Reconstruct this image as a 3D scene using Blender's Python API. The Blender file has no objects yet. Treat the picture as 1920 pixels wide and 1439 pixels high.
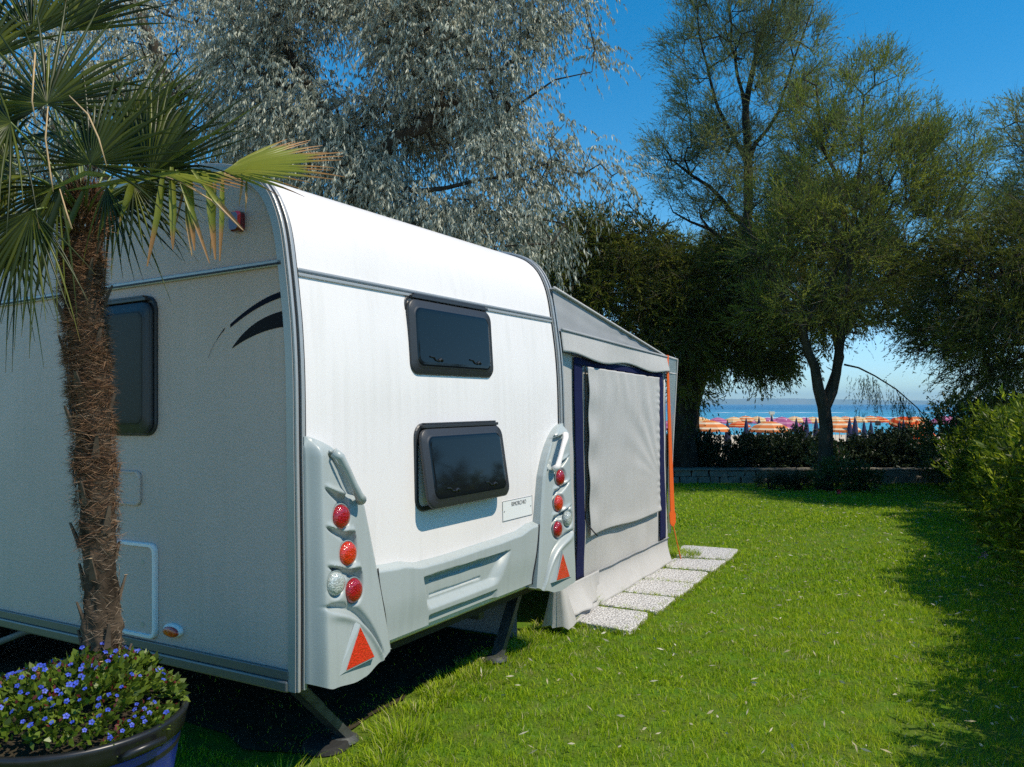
import bpy, math, random
import numpy as np
from mathutils import Vector, Matrix, noise
random.seed(7); rng = np.random.default_rng(7)
PI = math.pi
S = bpy.context.scene
COL = S.collection
# ------------------------------------------------------------------ camera
F = 1500.0; CH = 1.55; PIT = math.atan(38.5 / F)
cam = bpy.data.objects.new('camera', bpy.data.cameras.new('camera')); COL.objects.link(cam)
cam.data.sensor_width = 36; cam.data.lens = 36 * F / 1920
cam.location = (0, 0, CH); cam.rotation_euler = (PI / 2 + PIT, 0, 0)
cam.data.clip_start = 0.05; cam.data.clip_end = 30000
S.camera = cam
S.render.resolution_x = 1024; S.render.resolution_y = 767
# ------------------------------------------------------------------ light
SUN_EL = math.radians(55); SUN_AZ = math.radians(114.5)
SD = Vector((math.sin(SUN_AZ) * math.cos(SUN_EL), math.cos(SUN_AZ) * math.cos(SUN_EL), math.sin(SUN_EL)))
w = bpy.data.worlds.new('World'); S.world = w; w.use_nodes = True
nt = w.node_tree; nt.nodes.clear()
sky = nt.nodes.new('ShaderNodeTexSky'); sky.sky_type = 'NISHITA'; sky.sun_disc = False
sky.sun_elevation = SUN_EL; sky.sun_rotation = SUN_AZ; sky.air_density = 1.0; sky.dust_density = 0.0; sky.ozone_density = 2.0
hs = nt.nodes.new('ShaderNodeHueSaturation'); hs.inputs['Saturation'].default_value = 1.47; hs.inputs['Value'].default_value = 1.05
hs.inputs['Hue'].default_value = 0.492
bg = nt.nodes.new('ShaderNodeBackground'); bg.inputs[1].default_value = 0.15
wo = nt.nodes.new('ShaderNodeOutputWorld')
nt.links.new(sky.outputs[0], hs.inputs['Color']); tcw = nt.nodes.new('ShaderNodeTexCoord'); sxw = nt.nodes.new('ShaderNodeSeparateXYZ'); nt.links.new(tcw.outputs['Generated'], sxw.inputs[0])
mrw = nt.nodes.new('ShaderNodeMapRange'); mrw.inputs[1].default_value = 0.0; mrw.inputs[2].default_value = 0.22; mrw.inputs[3].default_value = 1.0; mrw.inputs[4].default_value = 0.0; mrw.interpolation_type = 'SMOOTHSTEP'
nt.links.new(sxw.outputs[2], mrw.inputs[0]); mxw = nt.nodes.new('ShaderNodeMix'); mxw.data_type = 'RGBA'; mxw.blend_type = 'MULTIPLY'; mxw.inputs[7].default_value = (.60, .86, 1.25, 1)
nt.links.new(mrw.outputs[0], mxw.inputs[0]); nt.links.new(hs.outputs[0], mxw.inputs[6]); nt.links.new(mxw.outputs[2], bg.inputs[0]); nt.links.new(bg.outputs[0], wo.inputs[0])
sl = bpy.data.lights.new('sun', 'SUN'); sl.energy = 4.7; sl.angle = math.radians(0.55); sl.color = (1.0, 0.90, 0.74)
sun = bpy.data.objects.new('sun', sl); COL.objects.link(sun)
sun.rotation_euler = SD.to_track_quat('Z', 'Y').to_euler(); sun.location = (8, -4, 12)
S.view_settings.view_transform = 'Standard'; S.view_settings.look = 'None'
S.view_settings.exposure = 0.05; S.view_settings.gamma = 1.0
cy = S.cycles
cy.use_denoising = False; cy.sample_clamp_indirect = 2.0
cy.max_bounces = 5; cy.diffuse_bounces = 3; cy.glossy_bounces = 2; cy.transmission_bounces = 4
cy.transparent_max_bounces = 6; cy.caustics_reflective = False; cy.caustics_refractive = False

# ------------------------------------------------------------------ helpers
def ray(px, py):
    c = Vector(((px - 960) / F, 1.0, (719.5 - py) / F)); cp, sp = math.cos(PIT), math.sin(PIT)
    return Vector((c.x, c.y * cp - c.z * sp, c.y * sp + c.z * cp))
def at(px, py, Y):
    r = ray(px, py); t = Y / r.y
    return Vector((r.x * t, Y, CH + r.z * t))
def link(o, parent=None):
    COL.objects.link(o)
    if parent is not None: o.parent = parent
    return o
def tag(o, label=None, cat=None, group=None, kind=None):
    if label: o['label'] = label
    if cat: o['category'] = cat
    if group: o['group'] = group
    if kind: o['kind'] = kind
    return o
def empty(name, loc=(0, 0, 0), label=None, cat=None, group=None):
    o = bpy.data.objects.new(name, None); o.empty_display_size = 0.2
    o.location = loc; link(o); return tag(o, label, cat, group)
def copy_tree(o, parent=None):
    c = o.copy(); COL.objects.link(c); c.parent = parent
    for ch in list(o.children): copy_tree(ch, c)
    return c
class MB:
    def __init__(s): s.v = []; s.f = []
    def add(s, vs, fs):
        n = len(s.v); s.v += [tuple(v) for v in vs]; s.f += [tuple(i + n for i in f) for f in fs]
    def box(s, lo, hi, M=None):
        x0, y0, z0 = lo; x1, y1, z1 = hi
        vs = [(x0,y0,z0),(x1,y0,z0),(x1,y1,z0),(x0,y1,z0),(x0,y0,z1),(x1,y0,z1),(x1,y1,z1),(x0,y1,z1)]
        if M is not None: vs = [tuple(M @ Vector(v)) for v in vs]
        s.add(vs, [(0,3,2,1),(4,5,6,7),(0,1,5,4),(1,2,6,5),(2,3,7,6),(3,0,4,7)])
    def tube(s, pts, rad, n=8, caps=True):
        pts = [Vector(p) for p in pts]
        if not hasattr(rad, '__len__'): rad = [rad] * len(pts)
        base = len(s.v); up = None
        for i, p in enumerate(pts):
            d = (pts[min(i+1, len(pts)-1)] - pts[max(i-1, 0)]).normalized()
            if up is None: up = Vector((0,0,1)) if abs(d.z) < .9 else Vector((1,0,0))
            a = d.cross(up).normalized(); b = a.cross(d).normalized(); up = b
            for k in range(n):
                t = 2*PI*k/n; s.v.append(tuple(p + (a*math.cos(t) + b*math.sin(t)) * rad[i]))
        for i in range(len(pts)-1):
            for k in range(n):
                k2 = (k+1) % n; s.f.append((base+i*n+k, base+i*n+k2, base+(i+1)*n+k2, base+(i+1)*n+k))
        if caps:
            s.f.append(tuple(base+k for k in range(n))[::-1]); s.f.append(tuple(base+(len(pts)-1)*n+k for k in range(n)))
    def lathe(s, prof, c=(0,0,0), n=48):
        base = len(s.v)
        for r, z in prof:
            for k in range(n):
                t = 2*PI*k/n; s.v.append((c[0]+r*math.cos(t), c[1]+r*math.sin(t), c[2]+z))
        for i in range(len(prof)-1):
            for k in range(n):
                k2 = (k+1) % n; s.f.append((base+i*n+k, base+i*n+k2, base+(i+1)*n+k2, base+(i+1)*n+k))
    def build(s, name, m, parent=None, smooth=False, bevel=0, sub=0):
        me = bpy.data.meshes.new(name); me.from_pydata(s.v, [], s.f); me.update()
        if smooth: me.polygons.foreach_set('use_smooth', [True]*len(me.polygons))
        if m: me.materials.append(m)
        o = bpy.data.objects.new(name, me); link(o, parent)
        if bevel:
            b = o.modifiers.new('bevel', 'BEVEL'); b.width = bevel; b.segments = 2; b.limit_method = 'ANGLE'
        if sub:
            b = o.modifiers.new('sub', 'SUBSURF'); b.levels = sub; b.render_levels = sub
        return o
def np_mesh(name, V, pattern, n, m, parent=None, rnd=None, tval=None, smooth=False):
    """n identical items of k vertices each; pattern = faces of one item."""
    V = np.asarray(V, dtype=np.float32).reshape(-1, 3); k = len(V)//n
    loops = np.concatenate([np.array(f) for f in pattern]); sizes = np.array([len(f) for f in pattern])
    L = (np.arange(n)[:, None]*k + loops[None, :]).ravel().astype(np.int32)
    tot = np.tile(sizes, n).astype(np.int32); st = np.concatenate([[0], np.cumsum(tot)[:-1]]).astype(np.int32)
    me = bpy.data.meshes.new(name); me.vertices.add(len(V)); me.vertices.foreach_set('co', V.ravel())
    me.loops.add(len(L)); me.loops.foreach_set('vertex_index', L)
    me.polygons.add(len(tot)); me.polygons.foreach_set('loop_start', st); me.polygons.foreach_set('loop_total', tot)
    me.update(calc_edges=True)
    if rnd is None: rnd = rng.random(n)
    a = me.attributes.new('rnd', 'FLOAT', 'FACE'); a.data.foreach_set('value', np.repeat(rnd, len(pattern)).astype(np.float32))
    if tval is not None:
        a = me.attributes.new('tip', 'FLOAT', 'POINT'); a.data.foreach_set('value', np.asarray(tval, dtype=np.float32))
    if smooth: me.polygons.foreach_set('use_smooth', np.ones(len(tot), dtype=bool))
    me.materials.append(m)
    return link(bpy.data.objects.new(name, me), parent)
def nrm(a): return a/np.maximum(np.linalg.norm(a, axis=-1, keepdims=True), 1e-9)
def leaves(name, base, d, ln, wd, m, parent=None, fold=0.25, rnd=None):
    n = len(base); d = nrm(d); r = nrm(rng.normal(size=(n, 3))); s = nrm(np.cross(d, r)); q = np.cross(s, d)
    ln = np.broadcast_to(ln, (n,))[:, None]; wd = np.broadcast_to(wd, (n,))[:, None]
    mid = base + d*ln*.45 - q*wd*fold
    V = np.stack([base, mid + s*wd*.5, base + d*ln - q*ln*.08, mid - s*wd*.5], axis=1)
    return np_mesh(name, V, [(0, 1, 2, 3)], n, m, parent, rnd)

# ------------------------------------------------------------------ materials
def mat(name, color=(.5,.5,.5), rough=.5, metal=0, spec=.5, bump=0, bscale=50, var=0, vscale=5, coat=0, col2=None, detail=4, obj=True, stretch=None):
    m = bpy.data.materials.new(name); m.use_nodes = True; t = m.node_tree; N = t.nodes; p = N['Principled BSDF']
    p.inputs['Base Color'].default_value = (*color, 1); p.inputs['Roughness'].default_value = rough
    p.inputs['Metallic'].default_value = metal; p.inputs['Specular IOR Level'].default_value = spec
    p.inputs['Coat Weight'].default_value = coat
    tc = N.new('ShaderNodeTexCoord'); src = tc.outputs['Object']
    if stretch:
        mp = N.new('ShaderNodeMapping'); mp.inputs['Scale'].default_value = stretch; t.links.new(src, mp.inputs[0]); src = mp.outputs[0]
    if var or col2:
        nz = N.new('ShaderNodeTexNoise'); nz.inputs['Scale'].default_value = vscale; nz.inputs['Detail'].default_value = detail
        t.links.new(src, nz.inputs[0])
        cr = N.new('ShaderNodeValToRGB'); cr.color_ramp.elements[0].position = .35; cr.color_ramp.elements[1].position = .65
        c2 = col2 or tuple(c*(1-var) for c in color)
        cr.color_ramp.elements[0].color = (*color, 1); cr.color_ramp.elements[1].color = (*c2, 1)
        t.links.new(nz.outputs[0], cr.inputs[0]); t.links.new(cr.outputs[0], p.inputs['Base Color'])
    if bump:
        nb = N.new('ShaderNodeTexNoise'); nb.inputs['Scale'].default_value = bscale; nb.inputs['Detail'].default_value = 3
        t.links.new(src, nb.inputs[0]); bp = N.new('ShaderNodeBump'); bp.inputs['Strength'].default_value = bump
        bp.inputs['Distance'].default_value = .01
        t.links.new(nb.outputs[0], bp.inputs['Height']); t.links.new(bp.outputs[0], p.inputs['Normal'])
    return m
def leafmat(name, cols, trans=.3, rough=.5, spec=.3, tipcol=None, tipfrom=.75):
    m = bpy.data.materials.new(name); m.use_nodes = True; t = m.node_tree; N = t.nodes; p = N['Principled BSDF']
    a = N.new('ShaderNodeAttribute'); a.attribute_name = 'rnd'
    cr = N.new('ShaderNodeValToRGB'); el = cr.color_ramp.elements
    while len(el) < len(cols): el.new(.5)
    for i, c in enumerate(cols): el[i].position = i/(len(cols)-1); el[i].color = (*c, 1)
    t.links.new(a.outputs['Fac'], cr.inputs[0]); out = cr.outputs[0]
    if tipcol:
        b = N.new('ShaderNodeAttribute'); b.attribute_name = 'tip'
        mr = N.new('ShaderNodeMapRange'); mr.inputs[1].default_value = tipfrom; mr.inputs[2].default_value = tipfrom+.15
        t.links.new(b.outputs['Fac'], mr.inputs[0]); mx = N.new('ShaderNodeMix'); mx.data_type = 'RGBA'
        t.links.new(mr.outputs[0], mx.inputs[0]); t.links.new(out, mx.inputs[6]); mx.inputs[7].default_value = (*tipcol, 1); out = mx.outputs[2]
    p.inputs['Roughness'].default_value = rough; p.inputs['Specular IOR Level'].default_value = spec
    t.links.new(out, p.inputs['Base Color'])
    tr = N.new('ShaderNodeBsdfTranslucent'); t.links.new(out, tr.inputs[0])
    ms = N.new('ShaderNodeMixShader'); ms.inputs[0].default_value = trans
    t.links.new(p.outputs[0], ms.inputs[1]); t.links.new(tr.outputs[0], ms.inputs[2])
    t.links.new(ms.outputs[0], N['Material Output'].inputs[0])
    return m
M = {}
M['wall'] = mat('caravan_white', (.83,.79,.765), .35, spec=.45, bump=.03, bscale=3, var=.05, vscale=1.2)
M['side'] = mat('caravan_hammered_shade', (.62,.485,.42), .45, spec=.25, bump=.55, bscale=95, var=.10, vscale=.9)  # white hammered side, base colour darkened and warmed for its blue shade
M['alu'] = mat('aluminium', (.42,.42,.41), .4, metal=.35, bump=.05, bscale=20)
M['alud'] = mat('aluminium_dark', (.16,.17,.18), .4, metal=.4)
M['rail'] = mat('sill_rail', (.16,.17,.17), .35, metal=.4)
M['abs'] = mat('grey_abs', (.385,.43,.425), .34, spec=.5, bump=.04, bscale=160, var=.06, vscale=2)
M['absd'] = mat('grey_abs_inner', (.20,.25,.25), .45)
M['black'] = mat('black_rubber', (.012,.012,.013), .55)
M['frame'] = mat('window_frame', (.030,.032,.036), .42, spec=.5, bump=.1, bscale=300)
M['glass'] = mat('smoked_acrylic', (.006,.008,.010), .05, spec=.28)
M['glassside'] = mat('smoked_acrylic_side', (.035,.035,.033), .35, spec=.12)
M['curtain'] = mat('latch', (.01,.01,.01), .4)
M['plate'] = mat('plate_panel', (.78,.79,.77), .4)
M['ink'] = mat('plate_ink', (.13,.13,.13), .5)
M['decal'] = mat('navy_decal', (.006,.007,.018), .7, spec=.1)
M['decal2'] = mat('dark_decal', (.014,.013,.016), .7, spec=.1)
M['hatchedge'] = mat('hatch_edge', (.86,.80,.76), .65, spec=.2)
def streaks(m, c1, c2, amt):
    t = m.node_tree; N = t.nodes; p = N['Principled BSDF']; src = p.inputs['Base Color'].links[0].from_socket if p.inputs['Base Color'].links else None
    tc = N.new('ShaderNodeTexCoord'); mp = N.new('ShaderNodeMapping'); mp.inputs['Scale'].default_value = (28, 28, .9); t.links.new(tc.outputs['Object'], mp.inputs[0])
    n1 = N.new('ShaderNodeTexNoise'); n1.inputs['Scale'].default_value = 1; n1.inputs['Detail'].default_value = 5; t.links.new(mp.outputs[0], n1.inputs[0])
    n2 = N.new('ShaderNodeTexNoise'); n2.inputs['Scale'].default_value = 2.3; n2.inputs['Detail'].default_value = 4; t.links.new(tc.outputs['Object'], n2.inputs[0])
    ml = N.new('ShaderNodeMath'); ml.operation = 'MULTIPLY'; t.links.new(n1.outputs[0], ml.inputs[0]); t.links.new(n2.outputs[0], ml.inputs[1])
    mr = N.new('ShaderNodeMapRange'); mr.inputs[1].default_value = .24; mr.inputs[2].default_value = .42; mr.inputs[4].default_value = amt; t.links.new(ml.outputs[0], mr.inputs[0])
    mx = N.new('ShaderNodeMix'); mx.data_type = 'RGBA'; t.links.new(mr.outputs[0], mx.inputs[0])
    if src: t.links.new(src, mx.inputs[6])
    else: mx.inputs[6].default_value = (*c1, 1)
    mx.inputs[7].default_value = (*c2, 1); t.links.new(mx.outputs[2], p.inputs['Base Color'])
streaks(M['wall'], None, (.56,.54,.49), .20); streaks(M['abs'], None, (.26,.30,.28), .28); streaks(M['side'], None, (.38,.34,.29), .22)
def lens(name, c, rough=.12):
    m = mat(name, c, rough, spec=.6, coat=1.0); t = m.node_tree; N = t.nodes; p = N['Principled BSDF']
    tc = N.new('ShaderNodeTexCoord'); vo = N.new('ShaderNodeTexVoronoi'); vo.inputs['Scale'].default_value = 150
    t.links.new(tc.outputs['Object'], vo.inputs[0]); bp = N.new('ShaderNodeBump'); bp.inputs['Strength'].default_value = .6; bp.inputs['Distance'].default_value = .004
    t.links.new(vo.outputs[0], bp.inputs['Height']); t.links.new(bp.outputs[0], p.inputs['Normal'])
    mr = N.new('ShaderNodeMapRange'); mr.inputs[1].default_value = 0; mr.inputs[2].default_value = .7; mr.inputs[3].default_value = 1.25; mr.inputs[4].default_value = .6
    t.links.new(vo.outputs[0], mr.inputs[0]); mx = N.new('ShaderNodeVectorMath'); mx.operation = 'SCALE'; mx.inputs[0].default_value = c
    t.links.new(mr.outputs[0], mx.inputs['Scale']); t.links.new(mx.outputs[0], p.inputs['Base Color'])
    return m
M['red'] = lens('red_lens', (.42,.008,.012)); M['orange'] = lens('orange_lens', (.75,.045,.008)); M['clear'] = lens('clear_lens', (.55,.60,.56))
M['refl'] = lens('reflector', (.85,.035,.02)); M['dkred'] = mat('dark_red_lens', (.12,.004,.010), .2, coat=1)
M['jack'] = mat('galvanised', (.13,.14,.14), .45, metal=.5, var=.4, vscale=20)
M['fabric'] = mat('awning_canvas', (.50,.49,.475), .85, spec=.1, bump=.25, bscale=500, var=.05, vscale=3)
M['fabricd'] = mat('awning_roof_canvas', (.33,.34,.35), .85, spec=.1, bump=.2, bscale=400, var=.10, vscale=3)
streaks(M['fabric'], None, (.38,.37,.34), .28)
M['navy'] = mat('navy_band', (.010,.014,.060), .85, spec=.15, bump=.2, bscale=400)
M['strap'] = mat('orange_strap', (.85,.13,.012), .6)
M['film'] = mat('clear_film', (.20,.22,.21), .15, spec=.6)
def slabmat():
    m = mat('pebble_concrete', (.62,.60,.57), .8, spec=.2); t = m.node_tree; N = t.nodes; p = N['Principled BSDF']
    tc = N.new('ShaderNodeTexCoord'); vo = N.new('ShaderNodeTexVoronoi'); vo.inputs['Scale'].default_value = 85
    t.links.new(tc.outputs['Object'], vo.inputs[0]); cr = N.new('ShaderNodeValToRGB')
    cr.color_ramp.elements[0].color = (.82,.80,.77,1); cr.color_ramp.elements[1].color = (.27,.26,.25,1)
    cr.color_ramp.elements[0].position = .30; cr.color_ramp.elements[1].position = .62
    t.links.new(vo.outputs[0], cr.inputs[0]); t.links.new(cr.outputs[0], p.inputs['Base Color'])
    bp = N.new('ShaderNodeBump'); bp.invert = True; bp.inputs['Strength'].default_value = .8; bp.inputs['Distance'].default_value = .006
    t.links.new(vo.outputs[0], bp.inputs['Height']); t.links.new(bp.outputs[0], p.inputs['Normal']); return m
M['slab'] = slabmat()
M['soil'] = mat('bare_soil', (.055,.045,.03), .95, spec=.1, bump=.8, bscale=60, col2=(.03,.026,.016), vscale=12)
M['lawn'] = mat('lawn_base', (.085,.17,.014), .95, spec=.05, bump=.8, bscale=90, col2=(.10,.135,.022), vscale=7, detail=8)
M['sand'] = mat('sand', (.60,.49,.36), .95, spec=.1, bump=.5, bscale=3, var=.12, vscale=.6)
M['grass'] = leafmat('grass_blades', [(.13,.24,.006),(.29,.45,.010),(.41,.53,.016),(.42,.50,.04),(.60,.55,.28)], .45, .6, .15)
M['drygrass'] = leafmat('dry_leaf', [(.30,.27,.17),(.55,.52,.40),(.42,.36,.2)], .15, .7)
M['silver'] = leafmat('silver_leaf', [(.12,.125,.085),(.34,.35,.265),(.68,.68,.55)], .2, .5, .3)
M['bark'] = mat('grey_bark', (.075,.062,.045), .9, spec=.15, bump=1, bscale=25, col2=(.035,.03,.022), vscale=9, stretch=(1,1,.3))
M['barkd'] = mat('dark_bark', (.045,.036,.028), .9, spec=.1, bump=1, bscale=22, col2=(.02,.017,.013), vscale=8, stretch=(1,1,.3))
M['twig'] = leafmat('twig_bark', [(.06,.05,.03),(.24,.20,.13)], .05, .8, .1)
M['tam'] = leafmat('tamarisk_leaf', [(.09,.13,.075),(.16,.21,.09),(.25,.29,.10),(.34,.34,.13)], .42, .7, .05)
M['tamy'] = leafmat('tamarisk_leaf_yellow', [(.075,.11,.05),(.18,.23,.045),(.38,.40,.06)], .42, .7, .05)
M['tamd'] = leafmat('tamarisk_leaf_dark', [(.030,.042,.014),(.075,.095,.020),(.20,.21,.03)], .33, .7, .06)
M['ole'] = leafmat('oleander_leaf', [(.02,.04,.004),(.09,.14,.008),(.48,.55,.03)], .48, .42, .2)
M['pit'] = leafmat('glossy_hedge_leaf', [(.020,.045,.010),(.045,.085,.012),(.09,.14,.02)], .25, .4, .5)
M['hedge'] = leafmat('dark_hedge_leaf', [(.012,.025,.012),(.025,.045,.016),(.04,.06,.02)], .2, .5, .3)
M['palm'] = leafmat('palm_leaf', [(.018,.030,.006),(.05,.072,.010),(.16,.18,.018)], .36, .38, .35, tipcol=(.30,.16,.05), tipfrom=.93)
M['palmy'] = leafmat('palm_leaf_yellow', [(.15,.19,.02),(.22,.25,.03),(.28,.29,.05)], .35, .4, .4, tipcol=(.38,.20,.07), tipfrom=.66)
M['palmdry'] = leafmat('palm_leaf_dry', [(.13,.15,.03),(.20,.20,.05),(.28,.24,.09)], .3, .6, .2, tipcol=(.45,.30,.15), tipfrom=.5)
M['petiole'] = mat('petiole', (.13,.17,.04), .45)
M['ptrunk'] = mat('palm_trunk', (.12,.085,.058), .95, spec=.1, bump=1, bscale=30, col2=(.022,.016,.011), vscale=11, detail=8, stretch=(1,1,.5))
M['fibre'] = leafmat('palm_fibre', [(.05,.026,.014),(.16,.085,.048),(.36,.22,.125)], .1, .8, .1)
M['fibreg'] = leafmat('palm_fibre_grey', [(.07,.05,.034),(.19,.14,.095),(.36,.28,.20)], .1, .8, .1)
M['stub'] = mat('cut_stub', (.12,.085,.055), .85, var=.5, vscale=20)
M['stubend'] = mat('cut_end', (.48,.33,.17), .8)
M['pot'] = mat('blue_pot', (.012,.035,.42), .3, col2=(.035,.045,.06), vscale=4.5, spec=.5, bump=.1, bscale=30)
M['potrim'] = mat('pot_rim', (.016,.017,.019), .35, var=.3, vscale=30)
M['pleaf'] = leafmat('ground_cover_leaf', [(.045,.075,.012),(.11,.17,.015),(.20,.27,.03)], .35, .4, .4)
M['redleaf'] = leafmat('red_bract', [(.06,.010,.010),(.16,.02,.02)], .2, .5)
M['flower'] = leafmat('blue_petal', [(.03,.05,.42),(.06,.11,.66),(.15,.20,.80)], .25, .5)
M['stone'] = mat('rough_stone', (.24,.22,.18), .95, spec=.1, bump=1, bscale=14, col2=(.15,.14,.115), vscale=7)
M['pinkf'] = mat('red_flower', (.7,.02,.03), .5)

# ------------------------------------------------------------------ caravan frame
O = Vector((-0.84857997, 3.18, 0.44762918))
D1 = Vector((0.50762311, 0.86157617, 0.00229618)); D2 = Vector((-0.86144274, 0.50758833, -0.01644669)); UP = Vector((-0.01533559, 0.00637069, 0.99986211))
CM = Matrix(((D1.x, D2.x, UP.x, O.x), (D1.y, D2.y, UP.y, O.y), (D1.z, D2.z, UP.z, O.z), (0, 0, 0, 1)))
W = 2.34
def tow(x, y, z): return CM @ Vector((x, y, z))

# ================================================================== GROUND
UNIT = [(0,1,2,3)]
def shade_zone(x, y):   # under the caravan
    dx, dy = x-O.x, y-O.y; a = dx*D1.x+dy*D1.y; b = dx*D2.x+dy*D2.y
    return a, b
gx = np.concatenate([[-60,-30,-15], np.arange(-9, 12.1, .35), [16, 25, 45, 80]]); gy = np.concatenate([[-25,-10,-4], np.arange(-1, 18.1, .35), [18.8]])
XX, YY = np.meshgrid(gx, gy, indexing='ij')
vs = []
for x, y in zip(XX.ravel(), YY.ravel()):
    z = .012*noise.noise(Vector((x*.6, y*.6, 0))) if -8 < x < 11 and 0 < y < 16 else 0
    vs.append((x, y, z-.006))
ny = len(gy); fs = [(i*ny+j, (i+1)*ny+j, (i+1)*ny+j+1, i*ny+j+1) for i in range(len(gx)-1) for j in range(ny-1)]
b = MB(); b.add(vs, fs); tag(b.build('lawn_ground', M['lawn'], smooth=True), kind='structure')
# beach sand, lower than the garden
b = MB(); xs = np.concatenate([[-900,-300,-120], np.arange(-60, 121, 4), [200, 400, 900]]); ys = [17.2, 18.8, 21, 24, 28, 34, 42, 50, 58, 66, 74, 82, 90, 98]
zs = [-.05, -.3, -.8, -1.2, -1.45, -1.5, -1.5, -1.52, -1.55, -1.6, -1.65, -1.75, -1.9, -2.3]
ny = len(ys)
b.add([(x, y, z + (.05*noise.noise(Vector((x*.2, y*.2, 3))) if z < -1 else 0)) for x in xs for y, z in zip(ys, zs)],
      [(i*ny+j, (i+1)*ny+j, (i+1)*ny+j+1, i*ny+j+1) for i in range(len(xs)-1) for j in range(ny-1)])
tag(b.build('beach_sand', M['sand'], smooth=True), kind='structure')
def seamat():
    m = bpy.data.materials.new('sea_water'); m.use_nodes = True; t = m.node_tree; N = t.nodes; p = N['Principled BSDF']
    p.inputs['Roughness'].default_value = .35; p.inputs['Specular IOR Level'].default_value = .35
    tc = N.new('ShaderNodeTexCoord'); sx = N.new('ShaderNodeSeparateXYZ'); t.links.new(tc.outputs['Object'], sx.inputs[0])
    cr = N.new('ShaderNodeValToRGB'); mr = N.new('ShaderNodeMapRange'); mr.inputs[1].default_value = 85; mr.inputs[2].default_value = 900
    t.links.new(sx.outputs[1], mr.inputs[0]); t.links.new(mr.outputs[0], cr.inputs[0])
    e = cr.color_ramp.elements; e[0].color = (.045,.26,.34,1); e[0].position = 0; e[1].color = (.010,.085,.20,1); e[1].position = .6
    mp = N.new('ShaderNodeMapping'); mp.inputs['Scale'].default_value = (.02,.1,1); t.links.new(tc.outputs['Object'], mp.inputs[0])
    nz = N.new('ShaderNodeTexNoise'); nz.inputs['Scale'].default_value = 1.2; nz.inputs['Detail'].default_value = 8; t.links.new(mp.outputs[0], nz.inputs[0])
    c2 = N.new('ShaderNodeValToRGB'); c2.color_ramp.elements[0].position = .42; c2.color_ramp.elements[1].position = .7
    c2.color_ramp.elements[1].color = (.05,.30,.44,1); c2.color_ramp.elements[0].color = (0,0,0,1)
    t.links.new(nz.outputs[0], c2.inputs[0]); mx = N.new('ShaderNodeMix'); mx.data_type = 'RGBA'; mx.blend_type = 'ADD'; mx.inputs[0].default_value = .35
    t.links.new(cr.outputs[0], mx.inputs[6]); t.links.new(c2.outputs[0], mx.inputs[7]); t.links.new(mx.outputs[2], p.inputs['Base Color'])
    n2 = N.new('ShaderNodeTexNoise'); n2.inputs['Scale'].default_value = .8; n2.inputs['Detail'].default_value = 6; t.links.new(tc.outputs['Object'], n2.inputs[0])
    bp = N.new('ShaderNodeBump'); bp.inputs['Strength'].default_value = .9; bp.inputs['Distance'].default_value = .5
    t.links.new(n2.outputs[0], bp.inputs['Height']); t.links.new(bp.outputs[0], p.inputs['Normal']); return m
b = MB(); b.add([(-9000,88,-1.95),(9000,88,-1.95),(9000,7800,-1.95),(-9000,7800,-1.95)], UNIT); tag(b.build('sea_water', seamat()), kind='structure')
# breaker lines
foam = mat('surf_foam', (.75,.80,.80), .8)
b = MB()
for (yy, wd, dens) in ((150, 1.2, .85), (205, 1.2, .6), (320, 1.6, .8), (100, .5, .6)):
    x = -30.0
    while x < 200:
        ln = random.uniform(4, 18)
        if random.random() < dens:
            dy = 4*noise.noise(Vector((x*.03, yy, 0)))
            b.add([(x, yy+dy, -1.93),(x+ln*.5, yy+dy-wd*.5, -1.90),(x+ln, yy+dy, -1.93),(x+ln*.5, yy+dy+wd*.5, -1.90),(x+ln*.5, yy+dy, -1.80)],
                  [(0,1,4),(1,2,4),(2,3,4),(3,0,4)])
        x += ln*random.uniform(.8, 1.6)
tag(b.build('surf_lines', foam), kind='structure')
# far hills
b = MB(); n = 120; xs = np.linspace(-6000, 7500, n)
for i, x in enumerate(xs):
    h = 48 + 30*noise.noise(Vector((x*.0006, 1.7, 0))) + 9*noise.noise(Vector((x*.004, 5, 0)))
    h *= .7 + .5*math.exp(-((x-2200)/2200)**2)
    b.v += [(x, 7600, -4), (x, 7650, max(4, h)), (x, 8300, -4)]
for i in range(n-1):
    for k in range(2): b.f.append((i*3+k, (i+1)*3+k, (i+1)*3+k+1, i*3+k+1))
tag(b.build('far_hills', mat('hill_scrub', (.07,.10,.06), .9, col2=(.16,.15,.10), vscale=.004), smooth=True), kind='structure')

# soil patch below the caravan
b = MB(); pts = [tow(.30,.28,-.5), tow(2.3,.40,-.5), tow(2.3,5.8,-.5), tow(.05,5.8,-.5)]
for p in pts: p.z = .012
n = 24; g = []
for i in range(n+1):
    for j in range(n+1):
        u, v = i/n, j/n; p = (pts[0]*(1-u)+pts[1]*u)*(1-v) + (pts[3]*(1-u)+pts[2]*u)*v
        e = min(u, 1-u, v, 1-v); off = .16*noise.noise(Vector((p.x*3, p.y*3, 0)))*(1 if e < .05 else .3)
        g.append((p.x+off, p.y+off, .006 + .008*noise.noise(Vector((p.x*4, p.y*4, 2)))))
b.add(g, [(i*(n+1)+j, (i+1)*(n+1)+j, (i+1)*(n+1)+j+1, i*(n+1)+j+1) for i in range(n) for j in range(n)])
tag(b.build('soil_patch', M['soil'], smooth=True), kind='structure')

b = MB(); b.add([(-60,-20,.008),(40,-20,.008),(40,-.9,.008),(-60,-.9,.008)], UNIT); tag(b.build('unseen_bounce_ground', mat('bounce_gravel', (.58,.50,.40), .9, spec=.1, bump=.8, bscale=40, col2=(.42,.36,.29), vscale=25)), kind='structure')  # unseen ground added behind the camera, bounces warm light onto the caravan side
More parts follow.
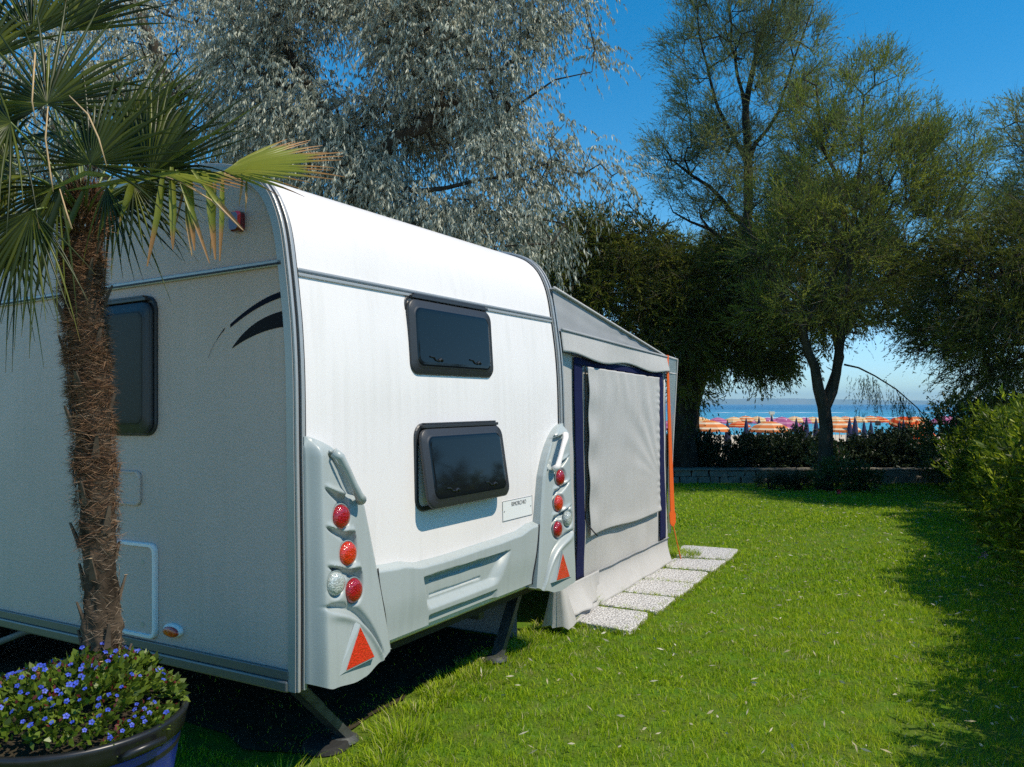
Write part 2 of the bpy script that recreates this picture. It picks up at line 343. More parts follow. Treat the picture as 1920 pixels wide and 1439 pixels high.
# ------------------------------------------------------------------ slabs
slabs = [
 ([(.40,5.70),(.60,6.09),(1.00,5.88),(.79,5.42)], 'pebbled concrete slab nearest the camera, its rounded front edge sunk in the grass'),
 ([(.62,6.16),(.87,6.52),(1.29,6.33),(1.06,5.92)], 'pebbled concrete slab second from the camera, below the flared foot of the awning'),
 ([(.88,6.57),(1.125,7.01),(1.55,6.83),(1.31,6.38)], 'pebbled concrete slab third from the camera beside the awning wall'),
 ([(1.14,7.03),(1.39,7.46),(1.78,7.29),(1.56,6.85)], 'pebbled concrete slab fourth from the camera with a wisp of dry grass on it'),
 ([(1.43,7.53),(1.60,7.95),(2.09,7.84),(1.83,7.36)], 'pebbled concrete slab beside the far corner of the awning'),
 ([(1.63,8.03),(1.84,8.68),(2.38,8.44),(2.13,7.93)], 'farthest pebbled concrete slab with a grass tuft growing at its left'),
]
for q, lab in slabs:
    cx = sum(p[0] for p in q)/4; cy_ = sum(p[1] for p in q)/4
    e = []
    for i in range(4):
        p0, p1 = Vector(q[i]), Vector(q[(i+1) % 4])
        for k in range(10):
            t = k/10; p = p0.lerp(p1, t); c = Vector((cx, cy_))
            rr = 1.025 - .06*max(0, 1-t*9) - .06*max(0, 1-(1-t)*9) + .012*noise.noise(Vector((p.x*9, p.y*9, 0)))
            e.append(((p.x-cx)*rr, (p.y-cy_)*rr))
    b = MB(); n = len(e)
    top = [(x, y, .024+.004*noise.noise(Vector((x*6+cx, y*6, 0)))) for x, y in e]; bot = [(x*1.01, y*1.01, -.03) for x, y in e]; mid = [(x*.97, y*.97, .030) for x, y in e]
    b.add(bot+top+mid, [(i, (i+1) % n, n+(i+1) % n, n+i) for i in range(n)] + [(n+i, n+(i+1) % n, 2*n+(i+1) % n, 2*n+i) for i in range(n)] + [tuple(2*n+i for i in range(n))])
    o = b.build('paving_slab', M['slab'], smooth=False); o.location = (cx, cy_, 0); o.rotation_euler.z = 0
    tag(o, lab, 'paving slab', 'slabs beside the awning')

# ------------------------------------------------------------------ grass
def in_poly(x, y, q):
    r = np.zeros(x.shape, bool); n = len(q)
    for i in range(n):
        x0, y0 = q[i]; x1, y1 = q[(i+1) % n]
        c = ((y0 > y) != (y1 > y)) & (x < (x1-x0)*(y-y0)/((y1-y0) or 1e-9)+x0); r ^= c
    return r
AW_BL = Vector((.36, 5.72, .03)); AW_BR = Vector((1.51, 7.80, .03))
def keep_grass(x, y):
    a, b = (x-O.x)*D1.x+(y-O.y)*D1.y, (x-O.x)*D2.x+(y-O.y)*D2.y
    k = np.ones(x.shape, bool)
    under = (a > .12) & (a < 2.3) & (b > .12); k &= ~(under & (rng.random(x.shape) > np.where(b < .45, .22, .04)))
    # inside awning: left of its side wall
    nx, nyv = (AW_BR.y-AW_BL.y), -(AW_BR.x-AW_BL.x); s = ((x-AW_BL.x)*nx+(y-AW_BL.y)*nyv)/math.hypot(nx, nyv)
    k &= ~((s < 0.0) & (a > 2.25) & (a < 5.2) & (b > 0))
    for q, _ in slabs:
        c = np.mean(q, axis=0); q2 = [(c[0]+(p[0]-c[0])*.93, c[1]+(p[1]-c[1])*.93) for p in q]; k &= ~in_poly(x, y, q2)
    return k
GB = []; 
def blades(y0, y1, x0f, x1f, dens, h, wd):
    area = (y1-y0)*((x1f(y1)+x1f(y0))/2-(x0f(y1)+x0f(y0))/2); n = int(area*dens)
    y = rng.uniform(y0, y1, n); lo = np.array([x0f(v) for v in (y0, y1)]); hi = np.array([x1f(v) for v in (y0, y1)]); t = (y-y0)/(y1-y0)
    x = lo[0]+(lo[1]-lo[0])*t + rng.random(n)*((hi[0]+(hi[1]-hi[0])*t)-(lo[0]+(lo[1]-lo[0])*t))
    # clumps
    cl = np.sin(x*9.1+3*np.sin(y*5.3))*np.sin(y*8.3+2*np.sin(x*6.1)); k = keep_grass(x, y) & (rng.random(n) < .72+.28*cl)
    x, y, cl = x[k], y[k], cl[k]; n = len(x)
    hh = h*rng.uniform(.55, 1.35, n)*(1+.22*cl); ww = wd*rng.uniform(.6, 1.3, n)
    th = rng.uniform(0, 2*PI, n); ph = rng.uniform(0, 2*PI, n); lean = np.abs(rng.normal(.6, .4, n))
    s = np.stack([np.cos(ph), np.sin(ph), np.zeros(n)], 1); L = np.stack([np.cos(th), np.sin(th), np.zeros(n)], 1)
    B = np.stack([x, y, np.full(n, -.008)], 1); Z = np.array([0, 0, 1.])
    mid = B + (Z*.58 + L*(lean*.3)[:, None])*hh[:, None]; tip = B + (Z*1.0 + L*(lean*1.1)[:, None])*hh[:, None]*np.array([1, 1, .92])
    V = np.stack([B-s*ww[:, None]/2, B+s*ww[:, None]/2, mid-s*ww[:, None]*.4, mid+s*ww[:, None]*.4, tip], 1)
    pat = np.sin(x*1.7+1.1*np.sin(y*1.3))*np.sin(y*1.9+1.4*np.sin(x*1.1))
    r = np.clip(rng.normal(.38, .17, n)+.12*pat, 0, .80); pt2 = np.sin(x*5.1+2*np.sin(y*3.7))*np.sin(y*6.3+2*np.sin(x*4.1)); r[rng.random(n) < .03+.20*(pt2 > .80)] = 1; GB.append((V, r))
L0 = lambda y: -.66*y-.5; R0 = lambda y: .66*y+.7
blades(2.3, 4.2, L0, R0, 9500, .031, .0040)
blades(4.2, 6.5, lambda y: -.45*y, R0, 6500, .030, .0052)
blades(6.5, 10, lambda y: -.05*y, R0, 2900, .028, .008)
blades(10, 16.4, lambda y: .03*y, R0, 1300, .028, .013)
V = np.concatenate([g[0] for g in GB]); R = np.concatenate([g[1] for g in GB])
tag(np_mesh('grass', V, [(0,1,3,2),(2,3,4)], len(V), M['grass'], rnd=R), 'short green lawn grass covering the garden', 'grass', kind='stuff')
# longer tufts: by the jack foot, the pot, the slab edges
TB = []
def tuft(x, y, r, n, h, wd=.005):
    a = rng.uniform(0, 2*PI, n); rr = r*np.sqrt(rng.random(n)); B = np.stack([x+rr*np.cos(a), y+rr*np.sin(a), np.full(n, -.005)], 1)
    th = a+rng.normal(0, .6, n); L = np.stack([np.cos(th), np.sin(th), np.zeros(n)], 1); hh = (h*rng.uniform(.5, 1.3, n))[:, None]; ph = rng.uniform(0, PI, n)
    s = np.stack([np.cos(ph), np.sin(ph), np.zeros(n)], 1)*wd
    mid = B+(np.array([0,0,.6])+L*.2)*hh; tip = B+(np.array([0,0,.9])+L*.65)*hh
    TB.append(np.stack([B-s/2, B+s/2, mid-s*.4, mid+s*.4, tip], 1))
for i in range(46):
    t = i/46; p = Vector((-.62,3.95)).lerp(Vector((.30,5.75)), t); tuft(p.x+random.uniform(-.03,.14), p.y+random.uniform(-.1,.1), .09, 60, .045)
for x, y, r, n, h in ((-1.02,3.15,.12,200,.09),(-.92,3.3,.1,140,.08),(-1.2,2.95,.1,140,.1),(-.5,3.72,.13,220,.10),(-.55,3.5,.1,150,.08),(-1.95,3.75,.25,300,.1),(-2.3,3.6,.3,300,.1),
                      (1.76,8.12,.13,420,.09),(1.70,8.3,.1,200,.08),(.60,6.12,.06,90,.09),(.82,6.55,.06,90,.08),(1.0,6.9,.05,80,.06),(.37,5.75,.1,120,.08),(1.45,6.85,.05,30,.05),
                      (.55,6.1,.05,80,.11)): tuft(x, y, r, n, h)
for q, _ in slabs:
    for i in range(4):
        p0, p1 = Vector(q[i]), Vector(q[(i+1) % 4])
        for k in range(7): p = p0.lerp(p1, (k+random.random())/7); tuft(p.x, p.y, .035, 30, .045, .006)
V = np.concatenate(TB); tag(np_mesh('grass_tufts', V, [(0,1,3,2),(2,3,4)], len(V), M['grass']), 'longer grass tufts along the slabs and the caravan edge', 'grass', kind='stuff')
# fallen leaves
n = 1500; y = 3.2+12.5*rng.random(n)**.9; x = rng.uniform(-.12, .6, n)*y+.3; k = keep_grass(x, y) & (x > (y-4)*.45-.6); x, y = x[k], y[k]; n = len(x)
B = np.stack([x, y, rng.uniform(.028, .045, n)], 1); d = rng.normal(size=(n, 3))*np.array([1,1,.25])
tag(leaves('fallen_leaves', B, d, rng.uniform(.02,.06,n), rng.uniform(.007,.014,n), M['drygrass']), 'small pale dry leaves scattered over the lawn', 'leaf litter', kind='stuff')

# ================================================================== CARAVAN
car = empty('caravan', label='white caravan with left side toned darker for shade, two dark rear windows and silver grey bumper', cat='caravan')
car.matrix_world = CM
prof = [(.02,0),(0,.02),(-.004,.4),(0,.9),(.002,1.2),(.012,1.40),(.028,1.55),(.045,1.675),(.062,1.78),(.085,1.865),(.125,1.95),(.18,2.015),(.26,2.068),(.40,2.115),(.65,2.15),(1.1,2.175),(2.5,2.19),(4.4,2.17),(5.0,2.08),(5.35,1.9),(5.6,1.5),(5.75,.9),(5.7,.3),(5.4,0)]
def refine(pr, m=3):
    out = []
    for i in range(len(pr)-1):
        for k in range(m):
            t = k/m; p0, p1, p2, p3 = pr[max(i-1,0)], pr[i], pr[i+1], pr[min(i+2,len(pr)-1)]
            out.append(tuple(.5*((2*p1[c])+(-p0[c]+p2[c])*t+(2*p0[c]-5*p1[c]+4*p2[c]-p3[c])*t*t+(-p0[c]+3*p1[c]-3*p2[c]+p3[c])*t**3) for c in (0,1)))
    return out+[pr[-1]]
pf = prof[:2]+refine(prof[1:20], 3)[1:]+prof[20:]
b = MB(); n = len(pf)
for y, z in pf: b.v += [(0,y,z),(W,y,z)]
for i in range(n-1): b.f.append((2*i, 2*i+2, 2*i+3, 2*i+1))
b.f.append((2*n-2, 0, 1, 2*n-1))
o = b.build('rear_and_roof_skin', M['wall'], car, smooth=True)
b = MB()
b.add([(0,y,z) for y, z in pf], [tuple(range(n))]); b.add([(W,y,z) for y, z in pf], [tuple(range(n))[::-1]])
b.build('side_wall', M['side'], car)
def yr(z):   # rear surface position at height z
    pr = [(y, zz) for y, zz in prof[:14]]
    for (y0, z0), (y1, z1) in zip(pr, pr[1:]):
        if z0 <= z <= z1: return y0+(y1-y0)*(z-z0)/(z1-z0 or 1)
    return 0
rearpath = [p for p in pf if p[0] < 3.0 or p[1] > 2][:]
rearpath = pf[1:50]
def strip(b, path, x0, x1, o0, o1):
    base = len(b.v); m = len(path)
    for i, (y, z) in enumerate(path):
        a = path[max(i-1,0)]; c = path[min(i+1,m-1)]; dy, dz = c[0]-a[0], c[1]-a[1]; l = math.hypot(dy, dz) or 1; ny_, nz_ = -dz/l, dy/l
        for x, of in ((x0,o0),(x1,o0),(x1,o1),(x0,o1)): b.v.append((x, y+ny_*of, z+nz_*of))
    for i in range(m-1):
        for k in range(4): k2 = (k+1) % 4; b.f.append((base+4*i+k, base+4*i+k2, base+4*i+4+k2, base+4*i+4+k))
    b.f.append((base,base+3,base+2,base+1)); e = base+4*(m-1); b.f.append((e,e+1,e+2,e+3))
tp = [(0.0,-.03)]+rearpath
for side in (0, 1):
    X = (lambda v: v) if side == 0 else (lambda v: W-v)
    def st(mb, x0, x1, o0, o1):
        a_, c_ = sorted((X(x0), X(x1))); strip(mb, tp, a_, c_, o0, o1)
    b = MB(); st(b, -.014, .050, -.004, .007); st(b, -.014, -.001, -.032, -.0041); t1 = b.build('edge_trim', M['alu'], car)
    b = MB(); st(b, -.010, .004, .0072, .020); st(b, .022, .040, .0072, .019); b.build('trim_ridge', M['alu'], t1, bevel=.003)
    b = MB(); st(b, .006, .020, .0071, .010); st(b, .050, .058, .001, .004); b.build('trim_seal', M['black'], t1)
# belt rail on rear wall and side wall
b = MB(); y0 = yr(1.655)
b.box((.055, y0-.010, 1.641), (W-.055, y0+.02, 1.662)); r_ = b.build('belt_rail', M['alu'], car, bevel=.004)
b = MB(); b.box((.056, y0-.0125, 1.647), (W-.056, y0-.0105, 1.652)); b.build('rail_groove', M['alud'], r_)
b = MB(); b.box((.056, y0-.013, 1.626), (W-.056, y0-.004, 1.6405)); b.build('rail_lip', M['alu'], r_, bevel=.003)
b = MB(); b.box((-.014, .055, 1.662), (-.0005, 5.4, 1.690)); r_ = b.build('belt_rail', M['alu'], car, bevel=.004)
b = MB(); b.box((-.018, .060, 1.668), (-.0145, 5.4, 1.676)); b.build('rail_groove', M['black'], r_)
# sill along the lower left side
b = MB(); b.box((-.018, .03, .012), (-.0005, 5.4, .050)); r_ = b.build('sill_rail', M['alud'], car, bevel=.003)
b = MB(); b.box((-.024, .03, -.035), (-.001, 5.4, .0105)); b.build('sill_edge', M['rail'], r_, bevel=.008)
# floor pan and chassis
b = MB(); b.box((.03,.06,-.05), (W-.03,5.3,-.002)); b.build('floor_pan', M['black'], car)
b = MB(); b.box((.5,.3,-.2), (.56,5.6,-.052)); b.box((W-.56,.3,-.2), (W-.5,5.6,-.052)); b.box((.1,2.9,-.20), (W-.1,3.0,-.1)); b.build('chassis_beam', M['jack'], car)
for xx in (.12, W-.32):
    b = MB(); 
    ring = [(.0,0),(.2,0),(.31,.02),(.335,.06),(.335,.14),(.31,.18),(.2,.2),(0,.2)]
    for k in range(len(ring)):
        for j in range(28):
            t = 2*PI*j/28; b.v.append((xx+ring[k][1], 2.95+ring[k][0]*math.cos(t), -.115+ring[k][0]*math.sin(t)))
    for k in range(len(ring)-1):
        for j in range(28): b.f.append((k*28+j, k*28+(j+1) % 28, (k+1)*28+(j+1) % 28, (k+1)*28+j))
    b.build('wheel', M['black'], car, smooth=True)

def rrect(x0, x1, z0, z1, r, n=7):
    pts = []
    for cx, cz, a0 in ((x1-r, z1-r, 0), (x0+r, z1-r, 90), (x0+r, z0+r, 180), (x1-r, z0+r, 270)):
        for k in range(n): t = math.radians(a0+90*k/(n-1)); pts.append((cx+r*math.cos(t), cz+r*math.sin(t)))
    return pts
def loft(b, rings, cap=True, flip=False):
    base = len(b.v); n = len(rings[0])
    for r in rings: b.v += [tuple(p) for p in r]
    for i in range(len(rings)-1):
        for k in range(n): k2 = (k+1) % n; b.f.append((base+i*n+k, base+i*n+k2, base+(i+1)*n+k2, base+(i+1)*n+k))
    if cap: b.f.append(tuple(base+(len(rings)-1)*n+k for k in range(n)))
def window(name, place, w_, h_, tilt, label, glass, latches=True):
    """window in local plane x right, z up, -y outward; place = matrix in caravan space"""
    e = bpy.data.objects.new(name, None); link(e, car); e.matrix_local = place; e['label'] = label
    fl = lambda g, y, r: [(x, y, z) for x, z in rrect(-g, w_+g, -g, h_+g, r+g)]
    b = MB(); loft(b, [fl(.012,.03,.055), fl(.012,-.004,.055), fl(.006,-.010,.055), fl(-.012,-.010,.05), fl(-.014,.0,.05)], cap=True)
    if tilt: b2 = MB(); b2.add([(x,-.003,z) for x, z in rrect(0, w_, 0, h_, .055)], [tuple(range(28))]); 
    fr = b.build('surround', M['frame'], e, smooth=False)
    sash = bpy.data.objects.new('sash_pivot', None)
    R = Matrix.Translation((0, -.012, h_)) @ Matrix.Rotation(tilt, 4, 'X') @ Matrix.Translation((0, 0, -h_))
    def tr(p): return tuple(R @ Vector(p))
    b = MB(); f2 = lambda g, y, r: [tr((x, y, z)) for x, z in rrect(-g, w_+g, -g, h_+g-.018, r)]
    loft(b, [f2(.0,.0,.055), f2(.002,-.012,.055), f2(-.004,-.020,.055), f2(-.030,-.020,.045), f2(-.034,-.024,.045), f2(-.040,-.026,.042)], cap=False)
    fr2 = b.build('sash', M['frame'], e, smooth=True)
    b = MB(); loft(b, [f2(-.040,-.026,.042), f2(-.048,-.0285,.038), f2(-.060,-.029,.03)], cap=True); pn = b.build('pane', glass, e, smooth=False)
    b = MB(); b.box((.05,-.030,h_+.003), (w_-.05,-.002,h_+.013)); b.box((.03,-.034,h_-.012), (w_-.03,-.003,h_+.003)); b.build('hinge_strip', M['frame'], e, bevel=.002)
    if latches:
        for lx in (.17, w_-.22):
            b = MB(); q = [tr((lx, -.0300, .075)), tr((lx+.04, -.0300, .075))]
            b.tube([tr((lx-.035,-.0297,.088)), tr((lx-.005,-.0297,.086)), tr((lx+.012,-.0297,.072)), tr((lx+.045,-.0297,.068))], .005, 6); b.tube([tr((lx+.035,-.0297,.07)), tr((lx+.055,-.0297,.078)), tr((lx+.07,-.0297,.07))], .008, 6)
            b.build('latch', M['curtain'], e)
    if tilt:
        for lx in (.22, w_-.22):
            b = MB(); b.tube([(lx,-.002,.03), tr((lx,.0,.03))], .006, 6); b.build('stay', M['alu'], e)
    return e
window('window', Matrix.Translation((.755, yr(1.43)+.008, 1.245)) @ Matrix.Rotation(-.05, 4, 'X'), .745, .385, 0, 'closed upper window under the belt rail', M['glass'])
window('window', Matrix.Translation((.78, .0, .590)), .745, .405, -.145, 'lower window propped open at the bottom', M['glass'])
# side window (faces left: local -x). basis: window x -> caravan -? 
PS = Matrix(((0,1,0,-.004),(-1,0,0,1.49),(0,0,1,.985),(0,0,0,1)))
window('window', PS, .625, .615, 0, 'tall dark window in the shaded side behind the palm trunk', M['glassside'], False)

# number plate panel
b = MB(); b.box((1.572,-.006,.434), (1.915,-.0005,.548)); pp = b.build('trailer_plate_holder', M['plate'], car, bevel=.004)
b = MB()
for lo, hi in (((1.572,-.0075,.546),(1.915,-.0062,.548)), ((1.572,-.0075,.434),(1.915,-.0062,.436)), ((1.572,-.0075,.4362),(1.574,-.0062,.5458)), ((1.913,-.0075,.4362),(1.915,-.0062,.5458))): b.box(lo, hi)
b.build('plate_border', M['ink'], pp)
def text(txt, size, m, parent, M4, ext=.0006, name='lettering', sx=1):
    cu = bpy.data.curves.new(name, 'FONT'); cu.body = txt; cu.size = size; cu.extrude = ext; cu.offset = -size*.018; cu.align_x = 'CENTER'; cu.align_y = 'CENTER'
    tmp = bpy.data.objects.new(name, cu); COL.objects.link(tmp); dg = bpy.context.evaluated_depsgraph_get()
    me = bpy.data.meshes.new_from_object(tmp.evaluated_get(dg)); bpy.data.objects.remove(tmp)
    me.name = name; me.materials.clear(); me.materials.append(m); me.transform(M4 @ Matrix.Diagonal((sx,1,1,1)))
    return link(bpy.data.objects.new(name, me), parent)
RX = Matrix.Rotation(PI/2, 4, 'X')
text('RIMORCHIO', .036, M['ink'], pp, Matrix.Translation((1.755,-.0075,.521)) @ RX, sx=.86)
for x in (1.59, 1.895):
    b = MB(); b.tube([(x,-.0062,.49),(x,-.009,.49)], .004, 8); b.build('screw', M['alu'], pp)

def sm(a, b_, x):
    if a == b_: return 1.0 if x >= a else 0.0
    t = max(0., min(1., (x-a)/(b_-a))); return t*t*(3-2*t)
# ---- bumper
def lerpt(tab, x):
    if x <= tab[0][0]: return tab[0][1]
    for (a, v), (c, u) in zip(tab, tab[1:]):
        if x <= c: t = (x-a)/(c-a); t = t*t*(3-2*t); return v+(u-v)*t
    return tab[-1][1]
def lin(tab, x):
    if x <= tab[0][0]: return tab[0][1]
    for (a, v), (c, u) in zip(tab, tab[1:]):
        if x <= c: return v+(u-v)*(x-a)/(c-a)
    return tab[-1][1]
def btop(x): return lerpt([(.42,.389),(.60,.378),(.78,.350),(.95,.348),(1.45,.357),(1.68,.366),(1.86,.395),(1.93,.398)], x)
def bbot(x): return .042+.0*x
def bleft(z): return .497-.077*sm(.0,1,z/.4)+.0
def bright(z): return W-bleft(z)
def bump_y(x, z):
    zt = btop(x); p = .052*sm(zt, zt-.028, z)*1.0
    p = .052*sm(0,1,(zt-z)/.030)
    p -= .012*(1-sm(.04,.22,z))
    # plate recess
    l = .762+(.275-z)*.24; r = 1.585-(.275-z)*.68
    k = sm(0,1,(x-l)/.045)*sm(0,1,(r-x)/(.05+.09*(.28-z)/.17 if z < .28 else .05))*sm(0,1,(.282-z)/.012)*sm(0,1,(z-.108)/.045)
    p -= .040*k
    # long slots inside recess
    s1 = sm(0,1,(x-.86)/.012)*sm(0,1,(1.345-x)/.012)*sm(0,1,(z-.235)/.005)*sm(0,1,(.262-z)/.005); p -= .008*s1
    s2 = sm(0,1,(x-.86)/.012)*sm(0,1,(1.325-x)/.012)*sm(0,1,(z-.160)/.005)*sm(0,1,(.180-z)/.005); p -= .010*s2
    # lower notch
    nch = sm(0,1,(x-.815)/.02)*sm(0,1,(1.45-x)/.03)*sm(0,1,(.088-z)/.012); p -= .022*nch
    return -p-.0012
def relief(name, yf, lf, rf, bf, tf, nx, nz, m, parent, back=.01, zs=None):
    b = MB()
    for j in range(nz+1):
        for i in range(nx+1):
            u = i/nx; v = j/nz
            zc = v; z0 = None
            # iterate x from average z
            xx = lf(.2)*(1-u)+rf(.2)*u
            for _ in range(3):
                z = bf(xx)*(1-v)+tf(xx)*v; xx = lf(z)*(1-u)+rf(z)*u
            b.v.append((xx, yf(xx, z), z))
    w1 = nx+1
    for j in range(nz):
        for i in range(nx): b.f.append((j*w1+i, j*w1+i+1, (j+1)*w1+i+1, (j+1)*w1+i))
    ring = [i for i in range(w1)] + [j*w1+nx for j in range(1, nz+1)] + [nz*w1+i for i in range(nx-1, -1, -1)] + [j*w1 for j in range(nz-1, 0, -1)]
    base = len(b.v)
    for k in ring: v = b.v[k]; b.v.append((v[0], back, v[2]))
    n = len(ring)
    for k in range(n): b.f.append((ring[k], base+k, base+(k+1) % n, ring[(k+1) % n]))
    o = b.build(name, m, parent, smooth=True)
    md = o.modifiers.new('edge', 'EDGE_SPLIT'); md.split_angle = math.radians(50)
    return o
bum = relief('bumper', bump_y, lambda z: bleft(z)+.0015, lambda z: bright(z)-.0015, bbot, btop, 250, 76, M['abs'], car)
for mir in (0, 1):
    b = MB(); pts = []
    for k in range(24):
        z = .035+.345*k/23; x = bleft(z)+.011; pts.append((W-x if mir else x, bump_y(min(max(x+.012,.43),1.9), min(z,.355))-.0022, z))
    b.tube(pts, .0040, 6); b.build('panel_gap', M['black'], bum, smooth=True)
# ---- corner pods
def pod(mir):
    def X(v): return W-v if mir else v
    def ledge(z): return .022+.006*0
    def redge(z): return lin([(-.06,.508),(.02,.497),(.2,.459),(.39,.42),(.55,.385),(.66,.358),(.70,.340),(.75,.315),(.80,.284),(.85,.246),(.89,.208),(.92,.170),(.945,.130),(.96,.095),(.972,.05)], z)
    Ls = [(.182,.636,.052),(.217,.480,.052),(.128,.376,.049),(.245,.324,.052)]
    def yf(x, z):
        e = redge(z)
        p = .062*sm(0,1,(x-.018)/.05)*(1-.55*sm(.12,1,x/max(e,.1)))+.014*sm(0,1,(.965-z)/.04)
        p *= sm(-.01,.25,(.97-z)/.6+.12)
        p = max(p, .012)
        p += .024*sm(.8,.0,z)*sm(0,1,(x-.02)/.05)
        # rounded outer rim
        p -= .010*(1-sm(0,1,(e-x)/.02))
        # scoops and fins above each lamp
        for k, (lx, lz, r) in enumerate(Ls):
            if k == 2: continue
            cx = lx; top = lz+r+.012
            # swoosh groove from upper left to lamp
            x0 = .075; t = (x-x0)/(cx+r*.9-x0)
            if -.05 < t < 1.12:
                zc = top+.078*(1-t)**1.2-.012 if t <= 1 else top-.012-(t-1)*.4
                wd = .004+.018*max(0,min(1,t)); dz = z-zc
                g = math.exp(-(dz/wd)**2)*sm(-.05,.25,t)*(1-sm(1.0,1.12,t))
                p -= .032*g
                g2 = math.exp(-((dz-wd*1.9)/.012)**2)*sm(-.05,.25,t)*(1-sm(1.0,1.12,t)); p += .009*g2
        for (lx, lz, r) in Ls:
            d = math.hypot(x-lx, z-lz)/r
            if d < 1.5: p -= .012*(1-sm(1.0,1.35,d))
        # handle recess at the top
        hx, hz = .205+(.82-z)*.55, .80
        q = sm(0,1,(z-.70)/.02)*sm(0,1,(.905-z)/.02)*math.exp(-((x-(.165+(.885-z)*.62))/.040)**6); p -= .040*q
        # lower arc
        xa = (x-.05)/.36
        if -.05 < xa < 1.15:
            za = .298-.075*xa-.165*max(0,xa)**3.2
            wd = .006+.016*math.sin(min(1,max(0,xa))*PI*.9); dz = z-za
            g = math.exp(-(dz/max(wd,.004))**2)*sm(-.02,.15,xa)*(1-sm(1.0,1.12,xa)); p -= .028*g
            p += .012*math.exp(-((dz+.03)/.02)**2)*sm(-.02,.3,xa)*(1-sm(1.0,1.12,xa))
        return -max(p, .002)-.0225*0-.012
    lf0 = lambda z: .0515 if False else .026
    def bf(x): return lerpt([(.0,.004),(.1,-.03),(.25,-.047),(.30,-.045),(.42,-.015),(.50,.015)], x)
    def tf(x): return lerpt([(.0,.96),(.05,.972),(.09,.958),(.16,.915)], x)
    # parametrise rows by z
    b = MB(); nx, nz = 72, 190
    for j in range(nz+1):
        for i in range(nx+1):
            u = i/nx; z = -.047+(j/nz)*(.972+.047); e = redge(z); x = .026+(e-.026)*u
            zb = bf(x)
            zz = max(z, zb) if z < .03 else z
            b.v.append((X(x), yf(x, zz), zz))
    w1 = nx+1
    for j in range(nz):
        for i in range(nx):
            f = (j*w1+i, j*w1+i+1, (j+1)*w1+i+1, (j+1)*w1+i); b.f.append(f[::-1] if mir else f)
    ring = [i for i in range(w1)] + [j*w1+nx for j in range(1, nz+1)] + [nz*w1+i for i in range(nx-1, -1, -1)] + [j*w1 for j in range(nz-1, 0, -1)]
    base = len(b.v)
    for k in ring: v = b.v[k]; b.v.append((v[0], .012, v[2]))
    n = len(ring)
    for k in range(n): b.f.append((ring[k], base+k, base+(k+1) % n, ring[(k+1) % n]))
    o = b.build('corner_panel', M['abs'], car, smooth=True)
    md = o.modifiers.new('edge', 'EDGE_SPLIT'); md.split_angle = math.radians(55)
    o['label'] = 'right corner panel beside the awning' if mir else 'left corner panel with lamps, nearest the camera'
    for k, (lx, lz, r) in enumerate(Ls):
        yb = yf(lx, lz)
        nm = 'reversing_light' if k == 2 else 'tail_light'
        mt = [M['red'], M['orange'], M['clear'], M['red']][k]
        b = MB(); n = 28
        ringsp = [(r*.96, .004), (r*.93,-.010), (r*.82,-.020), (r*.6,-.026), (r*.3,-.029)]
        for rr, yy in ringsp:
            for q in range(n): t = 2*PI*q/n; b.v.append((X(lx)+rr*math.cos(t), yb+yy, lz+rr*1.03*math.sin(t)))
        for a_ in range(len(ringsp)-1):
            for q in range(n): b.f.append((a_*n+q, a_*n+(q+1) % n, (a_+1)*n+(q+1) % n, (a_+1)*n+q))
        b.f.append(tuple((len(ringsp)-1)*n+q for q in range(n)))
        lo = b.build(nm, mt, o, smooth=True)
        b = MB(); pts = [(X(lx)+r*1.0*math.cos(2*PI*q/n), yb-.001, lz+r*1.03*math.sin(2*PI*q/n)) for q in range(n+1)]
        b.tube(pts, .0035, 6, False); b.build('gasket', M['absd'], lo)
    # triangular reflector on its wedge
    tx = [(.245,.176),(.160,.026),(.330,.034)]
    yv = lambda x, z: yf(x, z)-.012
    yp = min(min(yf(tx[0][0]*(1-q)+tx[k][0]*q, tx[0][1]*(1-q)+tx[k][1]*q) for q in (0,.15,.3,.5,.75,1)) for k in (1,2))
    b = MB(); pr = [(X(x), yp-.010, z) for x, z in tx]; bk = [(X(x), yf(x,z)+.006, z) for x, z in tx]
    b.add(pr+bk, [(0,1,2) if not mir else (0,2,1), (0,3,4,1),(1,4,5,2),(2,5,3,0)]); ro = b.build('triangle_reflector', M['refl'], o)
    cx_ = sum(t[0] for t in tx)/3; cz_ = sum(t[1] for t in tx)/3
    b = MB(); bg_ = [(cx_+(x-cx_)*1.14, cz_+(z-cz_)*1.12) for x, z in tx]; bg2 = [(cx_-.012+(x-cx_)*1.5, cz_-.004+(z-cz_)*1.3) for x, z in tx]
    pr = [(X(x), yp-.0075, z) for x, z in bg_]; bk = [(X(x), yf(x,max(z,-.02))+.004, z) for x, z in bg2]
    b.add(pr+bk, [(0,1,2) if not mir else (0,2,1), (0,3,4,1),(1,4,5,2),(2,5,3,0)]); b.build('reflector_base', M['abs'], ro)
    # grab handle
    b = MB(); hp = [(.125,.905),(.15,.885),(.19,.83),(.232,.765),(.262,.715),(.29,.695)]
    b.tube([(X(x), yf(.06,.8)-(.004 if i in (0,5) else .018), z) for i, (x, z) in enumerate(hp)], [.020,.019,.016,.015,.019,.024], 10)
    h_ = b.build('grab_handle', M['hatchedge'] if mir else M['abs'], o, smooth=True)
    b = MB(); pts = [(.125,.91),(.19,.885),(.245,.82),(.30,.73),(.315,.695)]
    b.tube([(X(x), yf(x-.01, z)-.004, z) for x, z in pts], .007, 6); b.build('handle_rim', M['abs'], h_, smooth=True)
pod(False); pod(True)

